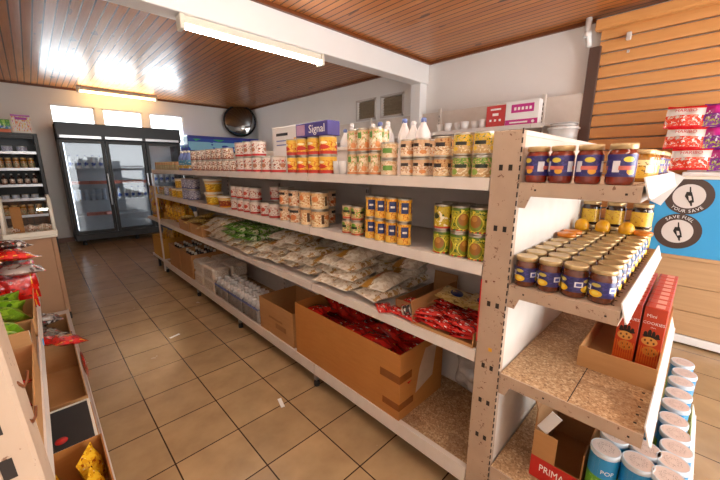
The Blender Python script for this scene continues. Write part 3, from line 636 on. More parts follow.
def tub(name,r,h,lb):
    o=obj(name,G().lathe([(r*.8,0),(r*.84,.004),(r*.97,h*.85)],18),M['yellow']); obj('label',G().lathe([(r*.85,h*.1),(r*.965,h*.75)],18,cap=(False,False)),L[lb],o)
    obj('lid',G().lathe([(r*1.02,h*.82),(r*1.04,h*.84),(r*1.04,h*.98),(r*.98,h),(.001,h)],18,cap=(True,False)),M['cream'],o); tag(o,'a tub on the shelf','tub'); return proto(o)
ty=tub('margarine_tub',.085,.125,'tubey'); tr=tub('margarine_tub',.08,.105,'tubr')
put(tr,(1.28,3.10,z),0,'red and yellow tub with pale lid beside the tomato cans','tubs on the second shelf')
put(ty,(1.28,3.40,z),0,'yellow tub with white lid, lower of two on second shelf','tubs on the second shelf'); put(ty,(1.28,3.40,z+.126),.6,'yellow tub with white lid, upper of two on second shelf','tubs on the second shelf')
stacks(can('powder_tin',.07,.12,'bluetin'),.1205,'second shelf',[(3.98,1.28,2),(4.15,1.28,2),(4.85,1.27,1)],'grey-blue milk powder tin','milk powder tins on the second shelf')
stacks(can('custard_tin',.062,.115,'tubey'),.1155,'second shelf',[(4.38,1.27,2),(4.55,1.27,1)],'yellow custard powder tin','custard powder tins on the second shelf')
stacks(can('seasoning_can',.04,.11,'spice'),.1105,'second shelf',[(4.69,1.25,1),(5.0,1.25,1),(5.12,1.25,1)],'olive seasoning can','seasoning cans at the far end')

# ================================================================= bags, sachets and cartons
def bag(name,Lx,W,T,lb,cat='bag',seed=0,**kw):
    o=obj(name,G().pillow(Lx,W,T,seed=seed,**kw),L[lb]); tag(o,'a filled bag on the shelf',cat); return proto(o)
def pose(root,loc,rz=0,pitch=0,roll=0,label=None,group=None,scale=None):
    return put(root,loc,(roll,pitch,rz),label,group,scale)
def carton(name,x0,x1,y0,y1,z0,z1,mat,label,cat='cardboard box',group=None,flaps=(),t=.005,cut=None,bottom=True):
    """open-topped carton; flaps: (side, angle from vertical outward in degrees, length)"""
    th=thing(name,label,cat,((x0+x1)/2,(y0+y1)/2,z0),0,group); a,b=(x1-x0)/2,(y1-y0)/2; h=z1-z0
    g=G(); g.box(-a,a,-b,b,0,t); c=cut or {}
    g.box(-a,-a+t,-b,b,t,c.get('-x',h)); g.box(a-t,a,-b,b,t,c.get('+x',h)); g.box(-a+t,a-t,-b,-b+t,t,c.get('-y',h)); g.box(-a+t,a-t,b-t,b,t,c.get('+y',h))
    obj('box_walls',g,mat,th)
    for side,ang,ln in flaps:
        A=math.radians(ang); g=G(); e=.004
        if side in('-x','+x'):
            s=-1 if side=='-x' else 1; T=Matrix.Translation((s*(a-.002),0,c.get(side,h)))@Matrix.Rotation(s*A,4,'Y'); g.box(-.002,.002,-b+e,b-e,0,ln,T=T)
        else:
            s=-1 if side=='-y' else 1; T=Matrix.Translation((0,s*(b-.002),c.get(side,h)))@Matrix.Rotation(-s*A,4,'X'); g.box(-a+e,a-e,-.002,.002,0,ln,T=T)
        obj('flap',g,mat,th)
    return th
# ---- third shelf
z=LV['third shelf']
sach=bag('red_sachet',.13,.085,.022,'redpack','packet',3,nu=9,nv=6)
dk=carton('display_carton',1.20,1.62,.565,.88,z,z+.065,M['card'],'open brown display carton of red sachets beside the end post',cut={'-x':.018},flaps=(('+y',12,.05),))
R=random.Random(5); k=0
for layer in range(3):
    for i in range(5):
        for j in range(3):
            if layer==2 and (i==4 or (i+j)%2): continue
            x=1.255+i*.075; y=.625+j*.098
            pose(sach,(x+R.uniform(-.01,.01),y+R.uniform(-.008,.008),z+.008+layer*.024),PI/2+R.uniform(-.5,.5),R.uniform(-.12,.12),R.uniform(-.12,.12),'shiny red sachet heaped in the brown display carton beside the end post','red sachets in the display carton')
t=thing('flat_pouch','a','pouch') if False else None
pch=bag('golden_pouch',.20,.13,.03,'yellowp','pouch',9)
o=pose(pch,(1.44,.79,z+.088),.3,.10,.25,'golden pouch with blue oval, topmost beside the third shelf post','golden pouches on the third shelf',(1.25,1.25,1))
g=G(); g.lathe([(.001,0),(.036,0.0),(.036,.002),(.001,.002)],16,cap=(False,False)); bl=obj('blue_oval',g,M['blueoval'] if 'blueoval' in M else M.setdefault('blueoval',plain('navy_oval','26306e',.4,var=0)),o); bl.location=(0,0,.0295); bl.scale=(1.2,.7,1)
pose(pch,(1.46,.655,z+.084),.2,.08,.1,'golden pouch lying nearest the end post on the red sachets','golden pouches on the third shelf',(1.25,1.1,1))
carton('display_carton',1.30,1.66,.90,1.06,z,z+.05,M['card_dark'],'low brown carton behind the loose red sachets on the third shelf',flaps=(('+x',5,.08),))
R=random.Random(11)
for (x,y) in ((1.24,.91),(1.25,1.0),(1.23,1.08),(1.33,.96),(1.38,1.02)):
    pose(sach,(x,y,z+(.002 if x<1.29 else .012)),R.uniform(-1,1)+PI/2,R.uniform(-.1,.1),R.uniform(-.1,.1),'shiny red sachet loose on the third shelf between carton and rice bags','loose red sachets on the third shelf')
o=put(can('dark_canister',.028,.05,'choc'),(1.235,.955,z+.03),(1.2,0,.4),'small dark-topped canister lying among the loose red sachets','loose canister')
rice=[bag('rice_bag',.30,.185,.075,'rice','bag',s) for s in (1,2)]+[bag('rice_bag',.30,.185,.075,'ricegold','bag',4)]
R=random.Random(21); k=0
RY=[(1.21,3),(1.41,4),(1.61,3),(1.81,4),(2.01,4),(2.21,4),(2.40,3)]
for i,(y,n) in enumerate(RY):
    for layer in range(n):
        for col in (0,1):
            if layer==n-1 and (i+col)%3==0: continue
            r=rice[2] if layer>=n-2 and R.random()<.6 else rice[R.randrange(2)]
            pose(r,(1.365+col*.26+R.uniform(-.03,.02)+layer*.006,y+R.uniform(-.02,.02),z+.001+layer*.060),R.uniform(-.2,.2),R.uniform(-.04,.04),R.uniform(-.06,.06),
                 'beige bag of %s, %s layer of the %s pile of beans from the post'%('rice',ordn(layer),ordn(i)) if False else 'beige rice bag, %s layer up in the %s rice pile from the end post'%(ordn(layer),ordn(i)),'beige rice bags on the third shelf')
gr=[bag('green_bag',.32,.19,.068,'green','bag',s) for s in (6,7)]
for i,y in enumerate((2.60,2.79,2.98)):
    for layer in range(4):
        for col in (0,1):
            pr=rice[layer%2] if layer<2 else gr[(i+layer)%2]
            if layer<2: lb='beige rice bag under the green bags, %s layer of the %s green pile'%(ordn(layer),ordn(i)); gp='beige rice bags on the third shelf'
            else: lb='green printed bag, %s layer of the %s green pile from the post'%(ordn(layer),ordn(i)); gp='green bags on the third shelf'
            pose(pr,(1.35+col*.27+R.uniform(-.02,.02),y+R.uniform(-.015,.015),z+.001+layer*.055),R.uniform(-.15,.15),R.uniform(-.04,.04),R.uniform(-.06,.06),lb,gp)
for i,y in enumerate((3.16,3.33,3.49)):
    for layer in range(4-(i==2)):
        for col in (0,1):
            pose(rice[(i+layer)%3],(1.35+col*.27+R.uniform(-.02,.02),y+R.uniform(-.015,.015),z+.001+layer*.058),R.uniform(-.15,.15),R.uniform(-.04,.04),R.uniform(-.06,.06),'beige bag beyond the green bags, %s layer of the %s far pile'%(ordn(layer),ordn(i)),'beige bags beyond the green bags')
yb=[bag('yellow_packet',.17,.11,.04,'yellowp','packet',s) for s in (31,32)]
for i,(a,b) in enumerate(((3.62,3.98),(4.02,4.38))):
    carton('brown_carton',1.20,1.60,a,b,z,z+.12,M['card'],'open brown carton of yellow packets, %s from the rice bags on third shelf'%ordn(i),group='cartons on the third shelf')
    for k in range(10):
        pose(yb[k%2],(1.27+.085*(k%5)*.98,a+.09+.17*(k//5),z+.085+.02*((k*7)%3)),R.uniform(-1,1)*.6,R.uniform(-.3,.3),R.uniform(-.3,.3),'pale yellow packet in the %s carton beyond the rice bags'%ordn(i),'yellow packets in carton %s'%ordn(i))
ys=[bag('yellow_snack_bag',.22,.15,.06,'yellowb','bag',s) for s in (41,42)]
def upright_bag(pr,x,y,z,L_,rz,lean,label,group): # stands on its short edge, face toward -x after rz
    return put(pr,(x,y,z+L_/2),(0,PI/2+lean,rz),label,group)
k=0
for y in (4.5,4.66,4.82,4.98,5.14):
    for x in (1.27,1.36):
        upright_bag(ys[k%2],x,y,z+.004,.22,R.uniform(-.2,.2),-.15,'yellow-orange snack bag, %s along the third shelf past the cartons'%ordn(k),'yellow snack bags on the third shelf'); k+=1
yt=[bag('yellow_snack_bag',.38,.17,.07,'yellowb','bag',s) for s in (43,44)]
for zz,nm in ((.744,'upper'),(.165,'lower')):
    q=carton('yellow_carton',1.28 if nm=='upper' else 1.20,1.66,5.31,5.82,zz,zz+(.10 if nm=='upper' else .30),M['yellowcard'] if 'yellowcard' in M else M.setdefault('yellowcard',m_card('golden_card','b9842c','d8a84a')),'golden carton of yellow snack bags on the %s shelf of the far end rack'%nm,group='golden cartons on the far rack')
    for i in range(3):
        for j in range(3):
            upright_bag(yt[(i+j)%2],1.335+.115*j,5.40+.155*i,zz+.012,.38,PI*.0+R.uniform(-.15,.15),-.05,'yellow snack bag in the %s golden carton of the far end rack'%nm,'yellow bags in the %s golden carton'%nm)

sk=bag('yellow_sack',.46,.47,.075,'yellowb','sack',47,nu=14,nv=12,crump=.2)
upright_bag(sk,1.20,5.56,LV['third shelf']+.004,.46,0,0,'largest yellow-orange sack standing at the front edge of the far end rack','sack at the far end')
# ---- bottom shelf
z=LV['bottom shelf']
t=obj('carrier_bag',G().pillow(.30,.24,.16,14,10,seed=8,crump=.35,crimp=.1),M['bagclear']); t.rotation_euler=(0,PI/2-.15,-.2); t.location=(1.56,.76,z+.155); tag(t,'crumpled grey plastic bag standing on chipboard behind the end post','plastic bag')
bb=carton('big_cardboard_box',1.195,1.60,.935,1.885,z,z+.385,M['card_orange'],'largest orange-brown cardboard box full of red snack packets on the bottom shelf')
obj('tape',G().box(-.2035,-.2025,-.4752,-.36,.06,.10).box(-.2035,-.08,-.476,-.475,.06,.10),M['tape'],bb); obj('tape',G().box(-.2035,-.2025,-.4752,-.34,.22,.265).box(-.2035,-.10,-.476,-.475,.22,.265),M['tape'],bb)
g=G(); g.prism([(-.06,.1),(.10,.14),(.13,.33),(.02,.34),(-.03,.24)],'y',-.4758,-.4748); obj('worn_patch',g,M['pale_patch'],bb)
snk=[bag('red_snack_packet',.21,.15,.055,'redbag','packet',s) for s in (51,52,53)]
R=random.Random(77)
for layer in range(3):
    for i in range(6):
        for j in range(2):
            if layer==2 and R.random()<.35: continue
            zz=z+.19+.055*layer
            pose(snk[R.randrange(3)],(1.312+j*.172+R.uniform(-.01,.01),1.055+i*.145+R.uniform(-.015,.015),zz),R.uniform(-.35,.35)+PI/2,R.uniform(-.2,.2),R.uniform(-.2,.2),'glossy red snack packet heaped in the largest cardboard box','red snack packets in the big box')
obj('packing_bed',G().box(-.19,.19,-.46,.46,.15,.187),M['card'],bb)
sb=carton('small_cardboard_box',1.20,1.56,1.93,2.43,z,z+.275,M['card'],'half-empty brown cardboard box between the big box and milk bottle packs',flaps=())
g=G(); g.box(-.1815,-.1805,-.15,.0,.08,.12); g.box(-.1815,-.1805,-.1,.1,.14,.155); obj('printing',g,M['card_dark'],sb)
R=random.Random(3)
for k in range(4): pose(sach,(1.29+.08*k,2.08+.06*(k%3),z+.012+.02*(k%2)),R.uniform(0,3),0,0,'red sachet lying loose at the bottom of the half-empty box','sachets in the half-empty box')
for k in range(3):
    y0=2.47+k*.31; t=thing('milk_bottle_pack','clear-wrapped pack of white bottles with blue band, %s from the half-empty box'%ordn(k),'bottle pack',(1.20,y0,z),0,'milk bottle packs')
    bm=None
    for i in range(3):
        for j in range(4):
            if bm is None: bm=obj('bottle',G().lathe([(.032,0),(.036,.005),(.036,.14),(.02,.175),(.02,.19)],12),L['water'],t)
            else: bm2=bm.copy(); C.objects.link(bm2); bm2.parent=t; 
            q=bm if (i,j)==(0,0) else bm2; q.location=(.04+.076*i,.04+.074*j,.001)
            if (i,j)==(0,0): obj('cap',G().lathe([(.022,.18),(.022,.2),(.001,.2)],12),M['white'],bm)
            else:
                c2=bm.children[0].copy(); C.objects.link(c2); c2.parent=q
    obj('wrap',G().bbox(-.002,.235,.0,.302,.0,.155,.01),M['film'],t); obj('blue_band',G().box(-.0035,-.002,.0,.302,.122,.142),M['bluetone'],t)
t0=None
for k in range(2):
    for j in range(2):
        for l in range(2):
            t=obj('tissue_pack',G().bbox(0,.18,0,.29,0,.135,.018),L['tissue']); t.location=(1.20+.2*j,3.42+.31*k,z+.137*l); tag(t,'soft pale tissue pack, %s layer of the %s %s stack after the bottles'%(('lower','upper')[l],ordn(k),('front','rear')[j]),'tissue pack','tissue packs on the bottom shelf')
R=random.Random(9)
for i in range(2):
    a=4.06+i*.47
    carton('brown_carton',1.20,1.66,a,a+.44,z,z+.30,M['card'],'brown carton of dark bottles on the bottom shelf, %s after the tissue packs'%ordn(i),group='cartons after the tissue packs')
db=bottle('dark_bottle',.04,.31,'choc','cream',body='darkjar')
for i in range(2):
    for j in range(3):
        for k in range(4):
            put(db,(1.27+.11*j,4.12+i*.47+.1*k,z+.006),k,'dark bottle with pale cap in the %s carton after the tissue packs'%ordn(i),'dark bottles in the %s carton'%ordn(i))

# ================================================================= end display
jb=jar('jam_jar',.0372,.110,'marm','jamB','gold_lid',lv=(.20,.66)); z=1.062
for i in range(10):
    for j in range(4):
        x=1.232+.0945*i+.005*j; y=.403-.0755*j
        if x>2.03 : continue
        put(jb,(x,y,z),random.uniform(-.35,.35)+1.55, 'gold-lidded jam jar, %s from the post in the %s line of the middle display shelf'%(ordn(i),['rear','third','second','front'][j]),'gold lidded jam jars on the middle display shelf')
ja=jar('jam_jar',.0355,.118,'jam','jamA','gold_lid',lv=(.2,.74)); z=1.43
for j,y in enumerate((.405,.332,.256,.177)):
    put(ja,(1.232,y,z),1.5+.4*j,'dark red jam jar on the topmost display shelf, %s out from the post'%ordn(j),'dark red jam jars on the topmost display shelf')
jh=jar('marmalade_jar',.037,.112,'honey','honeyl','gold_lid')
for i,x in enumerate((1.56,1.645,1.73,1.95,2.04,2.13,2.215)):
    put(jh if i<3 else ja,(x,.168,z),.7*i+1,'%s jar on the topmost display shelf, %s along the price rail'%('amber marmalade' if i<3 else 'dark red jam',ordn(i)),'jars along the topmost price rail')
jd=jar('syrup_jar',.042,.122,'darkjar','syrup','gold_lid'); z=1.062
for j,y in enumerate((.40,.295,.19)):
    for k in range(2):
        put(jd,(2.115,y,z+.1225*k),1.6+.3*j,'dark syrup jar with yellow label, %s of the %s pair at the shelf end'%(('lower','upper')[k],ordn(j)),'dark syrup jars at the shelf end')
    put(jd,(2.21,y,z),1.4,'dark syrup jar in the last row by the far post, %s one'%ordn(j),'dark syrup jars at the shelf end')
dome=obj('mustard_jar',G().lathe([(.027,0),(.031,.008),(.031,.026),(.026,.042),(.016,.052),(.001,.055)],16,cap=(True,False)),M['yellow']); tag(dome,'a yellow dome-topped pot','pot'); proto(dome)
for j,y in enumerate((.40,.315,.225)): put(dome,(1.955+.012*j,y,1.1725),0,'round yellow pot sitting on jam jar lids, %s of three'%ordn(j),'yellow pots on the jam jars')
fl=obj('orange_tub',G().lathe([(.036,0),(.038,.003),(.038,.014),(.034,.017),(.001,.017)],16,cap=(True,False)),M['orange']); tag(fl,'a flat orange tub','tub'); proto(fl)
for j,(x,y) in enumerate(((1.80,.402),(1.705,.402),(1.99,.165))): put(fl,(x,y,1.1725),0,'flat orange tub resting on jam jar lids, %s from the yellow pots'%ordn(j),'orange tubs on the jam jars')
# biscuit boxes in a tray
z=.70
tr=carton('biscuit_tray',1.47,2.25,.012,.25,z,z+.085,M['card'],'shallow cardboard tray holding the red biscuit boxes',cut={'-x':.085})
ck=obj('biscuit_box',G().bbox(-.03,.03,-.034,.034,0,.25,.002),M['cookie_red'] if 'cookie_red' in M else M.setdefault('cookie_red',lab('cookie_box_side','d2401f',[('8f1a14',.9,1)],[('d9602f',20,.62,0,1)],())),None)
tag(ck,'a red biscuit box','biscuit box')
g=G(); n=g.add([(-.0305,.033,.004),(-.0305,-.033,.004),(-.0305,-.033,.246),(-.0305,.033,.246)]); g.face([n,n+1,n+2,n+3],0,False,[(0,0),(1,0),(1,1),(0,1)])
n=g.add([(-.0301,.033,.004),(-.0301,-.033,.004),(-.0301,-.033,.246),(-.0301,.033,.246)]); g.face([n,n+3,n+2,n+1],0); obj('front_panel',g,L['cookie'],ck)
g=G(); text_into(g,'COOKIES',.0155,(-.0312,0,.186),'-x',bold=1.0,thick=.0003); text_into(g,'Choc Chip'[:0] or 'choc',.008,(-.0312,0,.170),'-x',thick=.0003); text_into(g,'Mini',.018,(-.0312,.010,.215),'-x',thick=.0003); obj('lettering',g,M['paper'],ck)
g=G(); g.box(-.02,.02,-.022,.005,.25,.2506); obj('top_print',g,M['sweetpink'] if 'sweetpink' in M else M.setdefault('sweetpink',plain('pale_red_print','e9a898',.4,var=0)),ck); proto(ck)
for i in range(9):
    for j in range(2):
        put(ck,(1.66+.064*i+(0 if j==0 else -.004),.052+.075*j,z+.006),0,'red biscuit box, %s back in the %s line of the cardboard tray'%(ordn(i),('outer','inner')[j]),'red biscuit boxes in the tray')
# cardboard display box on the base
z=.265
pb=carton('red_banded_carton',1.27,1.60,.148,.318,z,z+.30,M['card_dark'],'torn brown carton with red lettered band beside the crisp tubes',cut={'-x':.095,'-y':.2},flaps=(('+y',20,.08),))
obj('side_wing',G().box(-.165,-.160,.003,.084,.095,.21),M['card'],pb)
obj('red_band',G().box(-.1675,-.1655,-.084,.084,.0,.095),M['red'],pb)
g=G(); text_into(g,'PRIMA',.042,(-.1682,.008,.055),'-x',bold=.75); obj('lettering',g,M['paper'],pb)
g=G(); T=Matrix.Translation((-.15,.062,.21))@Matrix.Rotation(.45,4,'X'); g.box(-.002,.002,-.02,.02,0,.10,T=T); obj('flap',g,M['white'],pb)
R_=.0425
tb=obj('crisp_tube',G().lathe([(R_*.96,0),(R_,.003),(R_,.25)],20),M['tin']); tag(tb,'a crisp tube','crisp tube')
obj('label',G().lathe([(R_*1.008,.006),(R_*1.008,.246)],24,cap=(False,False)),L['tube'],tb)
def m_lid():
    n=N('tube_lid_print'); u,v=n.uv(); d=n.math('SQRT',n.math('ADD',n.math('POWER',n.math('SUBTRACT',u,.5),2),n.math('POWER',n.math('SUBTRACT',v,.5),2)))
    t=n.noise(22,2,n.UV); c=n.mix(n.math('MULTIPLY',n.math('GREATER_THAN',t,.57),n.band(d,.12,.33)),srgb('d9c9c0'),srgb('a08c82')); return n.fin(c,.3)
M['lidprint']=m_lid()
g=G().lathe([(R_*1.03,.243),(R_*1.05,.246),(R_*1.05,.258),(R_*1.0,.262),(R_*.93,.2605)],24,cap=(True,False)); g.lathe([(.93*R_,.2600),(.93*R_,.2606)],24,cap=(False,True),mi=1); obj('lid',g,[M.setdefault('lidrim',plain('tube_lid_rim','d3dfe8',.35,var=0)),M['lidprint']],tb)
g=G(); text_into(g,'POP',.022,(0,0,.19),'-x',bend=R_*1.012,thick=.0002)
for i,v in enumerate(g.v):   # turn the wrapped word towards -x
    g.v[i]=(v[1],-v[0],v[2])
obj('lettering',g,M['paper'],tb); proto(tb)
tl=[(1.294,.097,'on the inner line nearest the aisle'),(1.305,.010,'second from the carton nearest the aisle'),(1.385,.085,'tucked behind the tube beside the carton'),(1.391,.000,'half hidden under the shelf corner'),
    (1.30,-.066,'at the front corner of the base'),(1.385,-.07,'second along the front line of the base'),(1.468,-.075,'third along the front line of the base'),(1.555,-.068,'fourth along the front line of the base'),
    (1.60,.03,'in the inner line past the shelf corner'),(1.645,-.058,'fifth along the front line of the base'),(1.763,-.059,'sixth along the front line of the base'),(1.865,-.063,'seventh along the front line of the base'),(1.985,-.065,'eighth along the front line of the base'),(2.085,-.074,'ninth along the front line of the base'),(2.20,-.062,'last along the front line of the base')]
for i,(x,y,w) in enumerate(tl): put(tb,(x,y,z),.25*math.sin(3*i)+.45,'blue and green crisp tube '+w,'crisp tubes on the base of the display')
# ================================================================= till counter by the shutter
KX=3.75
t=thing('till_counter','tall counter faced with pale boards under a sky blue panel by the shutter','counter',(0,0,0))
g=G(); g.box(KX+.02,4.2,-2.3,.30,.09,1.385); obj('carcass',g,M['counter_wood'],t)
g=G(); zz=[.09,.30,.51,.735]
for a,b in zip(zz[:-1],zz[1:]): g.bbox(KX,KX+.02,-2.3,.30,a+.002,b-.002,.003)
obj('front_board',g,M['counter_wood'],t)
obj('kick_strip',G().bbox(KX-.01,KX+.02,-2.3,.30,.02,.085,.004),M['white'],t)
obj('plinth',G().box(KX+.04,4.18,-2.28,.28,0,.09),M['dark_wood'],t)
obj('edge_strip',G().bbox(KX-.012,KX+.02,-2.3,.305,.735,.765,.003),M['counter_wood'],t)
bp=obj('blue_panel',G().bbox(KX-.006,KX+.02,-2.3,.305,.765,1.385,.003),M['blue'],t)
obj('worktop',G().bbox(KX-.03,4.22,-2.32,.32,1.385,1.41,.004),M['cream'],t)
def badge(y,zc,txt,inward):
    g=G(); T=Matrix.Translation((KX-.0065,y,zc))@Matrix.Rotation(-PI/2,4,'Y')
    g.lathe([(.001,0),(.145,0),(.145,.0015),(.001,.0015)],40,T=T,smooth=False,cap=(False,False)); 
    g.lathe([(.001,.0015),(.096,.0015),(.096,.0022),(.001,.0022)],36,T=T,smooth=False,mi=1,cap=(False,False))
    o=obj('round_sticker',g,[M['badge_brown'],M['badge_pale']],bp)
    g=G(); arc_text(g,txt,.034,(KX-.0092,y,zc),.120,-PI/2 if inward else PI/2,'-x',inward=inward); 
    for v in range(len(g.v)): pass
    obj('lettering',g,M['paper'],bp)
    # fuel nozzle emblem: spout, body, handle loop
    g=G(); X=KX-.0095
    def P(a,b): return (y-a,zc+b)
    def poly(pts): g.prism([P(a,b) for a,b in pts],'x',X,X+.0015)
    poly([(-.006,.075),(.002,.075),(.010,.03),(.0,.03)]); poly([(-.018,.035),(.012,.035),(.028,-.01),(.036,-.045),(.012,-.055),(-.004,-.03),(-.024,.0)])
    poly([(.012,-.05),(.026,-.05),(.030,-.075),(.02,-.075)]); obj('nozzle_emblem',g,M['ink'],bp)
    g=G(); X=KX-.0102; poly([(-.004,.004),(.012,.004),(.022,-.028),(.006,-.034)]); obj('nozzle_window',g,M['badge_pale'],bp)
badge(.072,1.25,'YOUR SAVE',True); badge(.098,.962,'SAVE FUEL',False)
# loose white card hanging on the corner of the counter
o=obj('white_card',G().bbox(-.003,.003,-.06,.06,-.13,.13,.001),M['white']); o.location=(KX-.035,.225,1.31); o.rotation_euler=(.45,0,0); tag(o,'tilted white card hung on the corner of the blue counter panel','card')
# sweet bags in a stepped display
t=thing('sweet_display','white cardboard display stand under the sweet bags on the counter','display stand',(3.97,-.16,1.41))
obj('tray',G().bbox(-.20,.2,-.42,.30,0,.03,.003),M['white'],t)
obj('riser',G().prism([(.0,.03),(.18,.03),(.18,.47),(.12,.47),(.08,.31),(.04,.31),(.0,.16)],'y',-.40,.28),M['white'],t)
sr=obj('sweet_bag',G().pillow(.24,.18,.05,14,12,seed=61,crump=.28),L['sweetr']); tag(sr,'a sweet bag','sweet bag'); proto(sr)
g=G(); text_into(g,'HARIBO',.034,(0,0,0),'+z',bold=1.05,thick=.0004); lt=obj('lettering',g,M['ink'] if False else M['red'],sr); lt.location=(-.005,.045,.0525)
sp=obj('sweet_bag',G().pillow(.24,.18,.05,14,12,seed=62,crump=.28),L['sweetp']); tag(sp,'a sweet bag','sweet bag'); proto(sp)
# stand the bags: local x -> -y, local y -> +z (lean), local z -> -x
Rb=(FACE['-x'].to_4x4())
tiers=[('bottom',.0,0.0),('middle',.165,.03),('top',.33,.06)]
for nm,dz,dx in tiers:
    for k in range(3):
        pr=sr if k==0 else (sp if k==1 else sr)
        y=.105-.215*k+{'top':.085,'middle':.06,'bottom':.0}[nm]
        m=Matrix.Translation((3.80+dx,y,1.41+.035+.09+dz))@Matrix.Rotation(math.radians(12),4,'Y')@Matrix.Rotation(random.uniform(-.09,.09),4,'X')@Rb
        q=put(pr,m.to_translation(),tuple(m.to_euler()),'%s sweet bag, %s row of the counter display, %s from the jars'%('red and white' if pr is sr else 'purple',nm,ordn(k)),'sweet bags on the counter')

# ================================================================= wall shelving by the right-hand wall
t=thing('wall_shelving','tall white wall shelving unit with slotted uprights behind the gondola','shelving',(0,0,0))
g=G(); g.box(4.27,4.29,1.02,6.2,.1,2.235); obj('back_panel',g,M['white_steel'],t)
for y in (1.40,2.75,4.1,5.5):
    g=G(); g.bbox(4.235,4.269,y-.02,y+.02,0,2.27,.003)
    for k in range(42): g.box(4.234,4.237,y-.004,y+.004,.1+k*.05,.13+k*.05,1)
    obj('upright',g,[M['white_steel'],M['hole']],t)
for zt in (1.93,1.74,1.2,.6):
    for a,b in ((1.27 if zt==1.93 else .98,1.40),(1.40,2.75),(2.75,4.1),(4.1,5.5)):
        s=obj('shelf',G().bbox(3.93,4.234,a+.003,b-.003,zt-.03,zt,.003),M['grey_steel'],t); obj('price_rail',G().bbox(3.918,3.929,a+.003,b-.003,zt-.045,zt+.004,.002),M['grey_steel'],s)
def signbox(name,y0,y1,z0,h,mats,label,draw):
    o=obj(name,G().bbox(3.95,4.05,y0,y1,z0,z0+h,.002),mats); tag(o,label,'box'); draw(o,3.9492,(y0+y1)/2,z0,h,y1-y0); return o
def d1(o,x,y,z,h,w):
    g=G(); text_into(g,'SPICES',.045,(x,y,z+h*.82),'-x'); text_into(g,'mild',.05,(x,y,z+h*.55),'-x'); 
    for k in (-1,0,1): g.box(x-.0008,x+.001,y+k*.055-.012,y+k*.055+.012,z+h*.26,z+h*.36)
    obj('printing',g,M['paper'],o)
def d1(o,x,y,z,h,w):
    g=G(); g.box(x-.0008,x+.001,y-.06,y+.06,z+h*.78,z+h*.86); g.box(x-.0008,x+.001,y-.035,y+.035,z+h*.52,z+h*.64)
    for k in (-1,0,1): g.box(x-.0008,x+.001,y+k*.055-.012,y+k*.055+.012,z+h*.26,z+h*.36)
    obj('printing',g,M['paper'],o)
def d2(o,x,y,z,h,w):
    g=G(); g.box(x-.0008,x+.001,y-w*.36,y+w*.32,z+h*.52,z+h*.86); g.box(x-.0008,x+.001,y-w*.49,y+w*.49,z+.005,z+h*.24); obj('printed_panel',g,M['magenta'],o)
    g=G()
    for k in range(5): g.box(x-.0016,x-.0006,y-w*.26+k*w*.115-.012,y-w*.26+k*w*.115+.012,z+h*.62,z+h*.74)
    g.box(x-.0016,x-.0006,y-w*.2,y+w*.35,z+h*.09,z+h*.15); T=Matrix.Translation((x-.0016,y-w*.36,z+h*.12))@Matrix.Rotation(-PI/2,4,'Y'); g.lathe([(.016,0),(.016,.001)],14,T=T); obj('printing',g,M['paper'],o)
signbox('sign_box',1.70,1.92,1.931,.235,M['red'],'red carton with white printing standing on the grey wall shelf',d1)
signbox('sign_box',1.345,1.695,1.931,.255,M['white'],'white and magenta carton beside the red carton on the wall shelf',d2)
bw=obj('white_bowl',G().lathe([(.03,0),(.035,.004),(.055,.10),(.051,.10),(.032,.01),(.001,.01)],16,cap=(True,False)),M['white']); tag(bw,'white cup','cup'); proto(bw)
for i,y in enumerate((1.98,2.10,2.22,2.34,2.46,2.60)): put(bw,(4.0+.05*(i%2),y,1.931),0,'small white cup on the grey wall shelf, %s past the red carton'%ordn(i),'white cups on the wall shelf')
tb2=obj('clear_tub',G().lathe([(.10,0),(.115,.005),(.125,.12)],20,cap=(True,True),sq=5),M['clearplastic']); tag(tb2,'clear tub','tub')
obj('lid',G().lathe([(.13,.118),(.135,.12),(.135,.135),(.12,.138)],20,cap=(True,True),sq=5),M['white'],tb2); proto(tb2)
put(tb2,(4.05,1.115,1.741),0,'clear plastic tub with white lid on the shelf end by shutter','clear tubs on the wall shelf'); put(tb2,(4.05,1.115,1.881),.0,'second clear tub stacked on the tub at the shelf end','clear tubs on the wall shelf',scale=(.9,.9,.3))

# ================================================================= fridges at the far wall
F0,F1,FY,FB=.432,2.425,8.075,8.735
t=thing('display_fridge','wide black three-door glass display fridge under the bright far windows','fridge',(0,0,0))
g=G(); g.box(F0,F0+.05,FY+.05,FB,.1,2.25); g.box(F1-.05,F1,FY+.05,FB,.1,2.25); g.box(F0,F1,FB-.05,FB,.1,2.25); g.box(F0,F1,FY+.05,FB,.1,.2); g.box(F0,F1,FY+.05,FB,1.95,2.25); obj('cabinet',g,M['navy'],t)
g=G(); g.box(F0+.051,F1-.051,FB-.06,FB-.051,.21,1.94); g.box(F0+.051,F1-.051,FY+.06,FB-.06,.201,.212); obj('liner',g,M['inner'],t)
g=G(); g.bbox(F0-.01,F1+.01,FY-.03,FY+.05,1.965,2.25,.01); obj('header_panel',g,M['navy'],t)
g=G()
for a,b in ((F0+.03,F0+.62),(F0+.68,F0+1.28),(F0+1.34,F0+1.95)): g.box(a,b,FY-.033,FY-.029,1.985,2.03)
obj('header_strip',g,M['silver'],t)
g=G(); g.bbox(F0,F1,FY-.01,FY+.05,.1,.215,.005); obj('grille',g,M['black'],t)
for k in range(6):
    obj('foot',G().lathe([(.035,0),(.035,.03),(.02,.1)],10,F0+.12+(k%3)*.86,FY+.1+.5*(k//3),0),M['black'],t)
dw=(F1-F0)/3
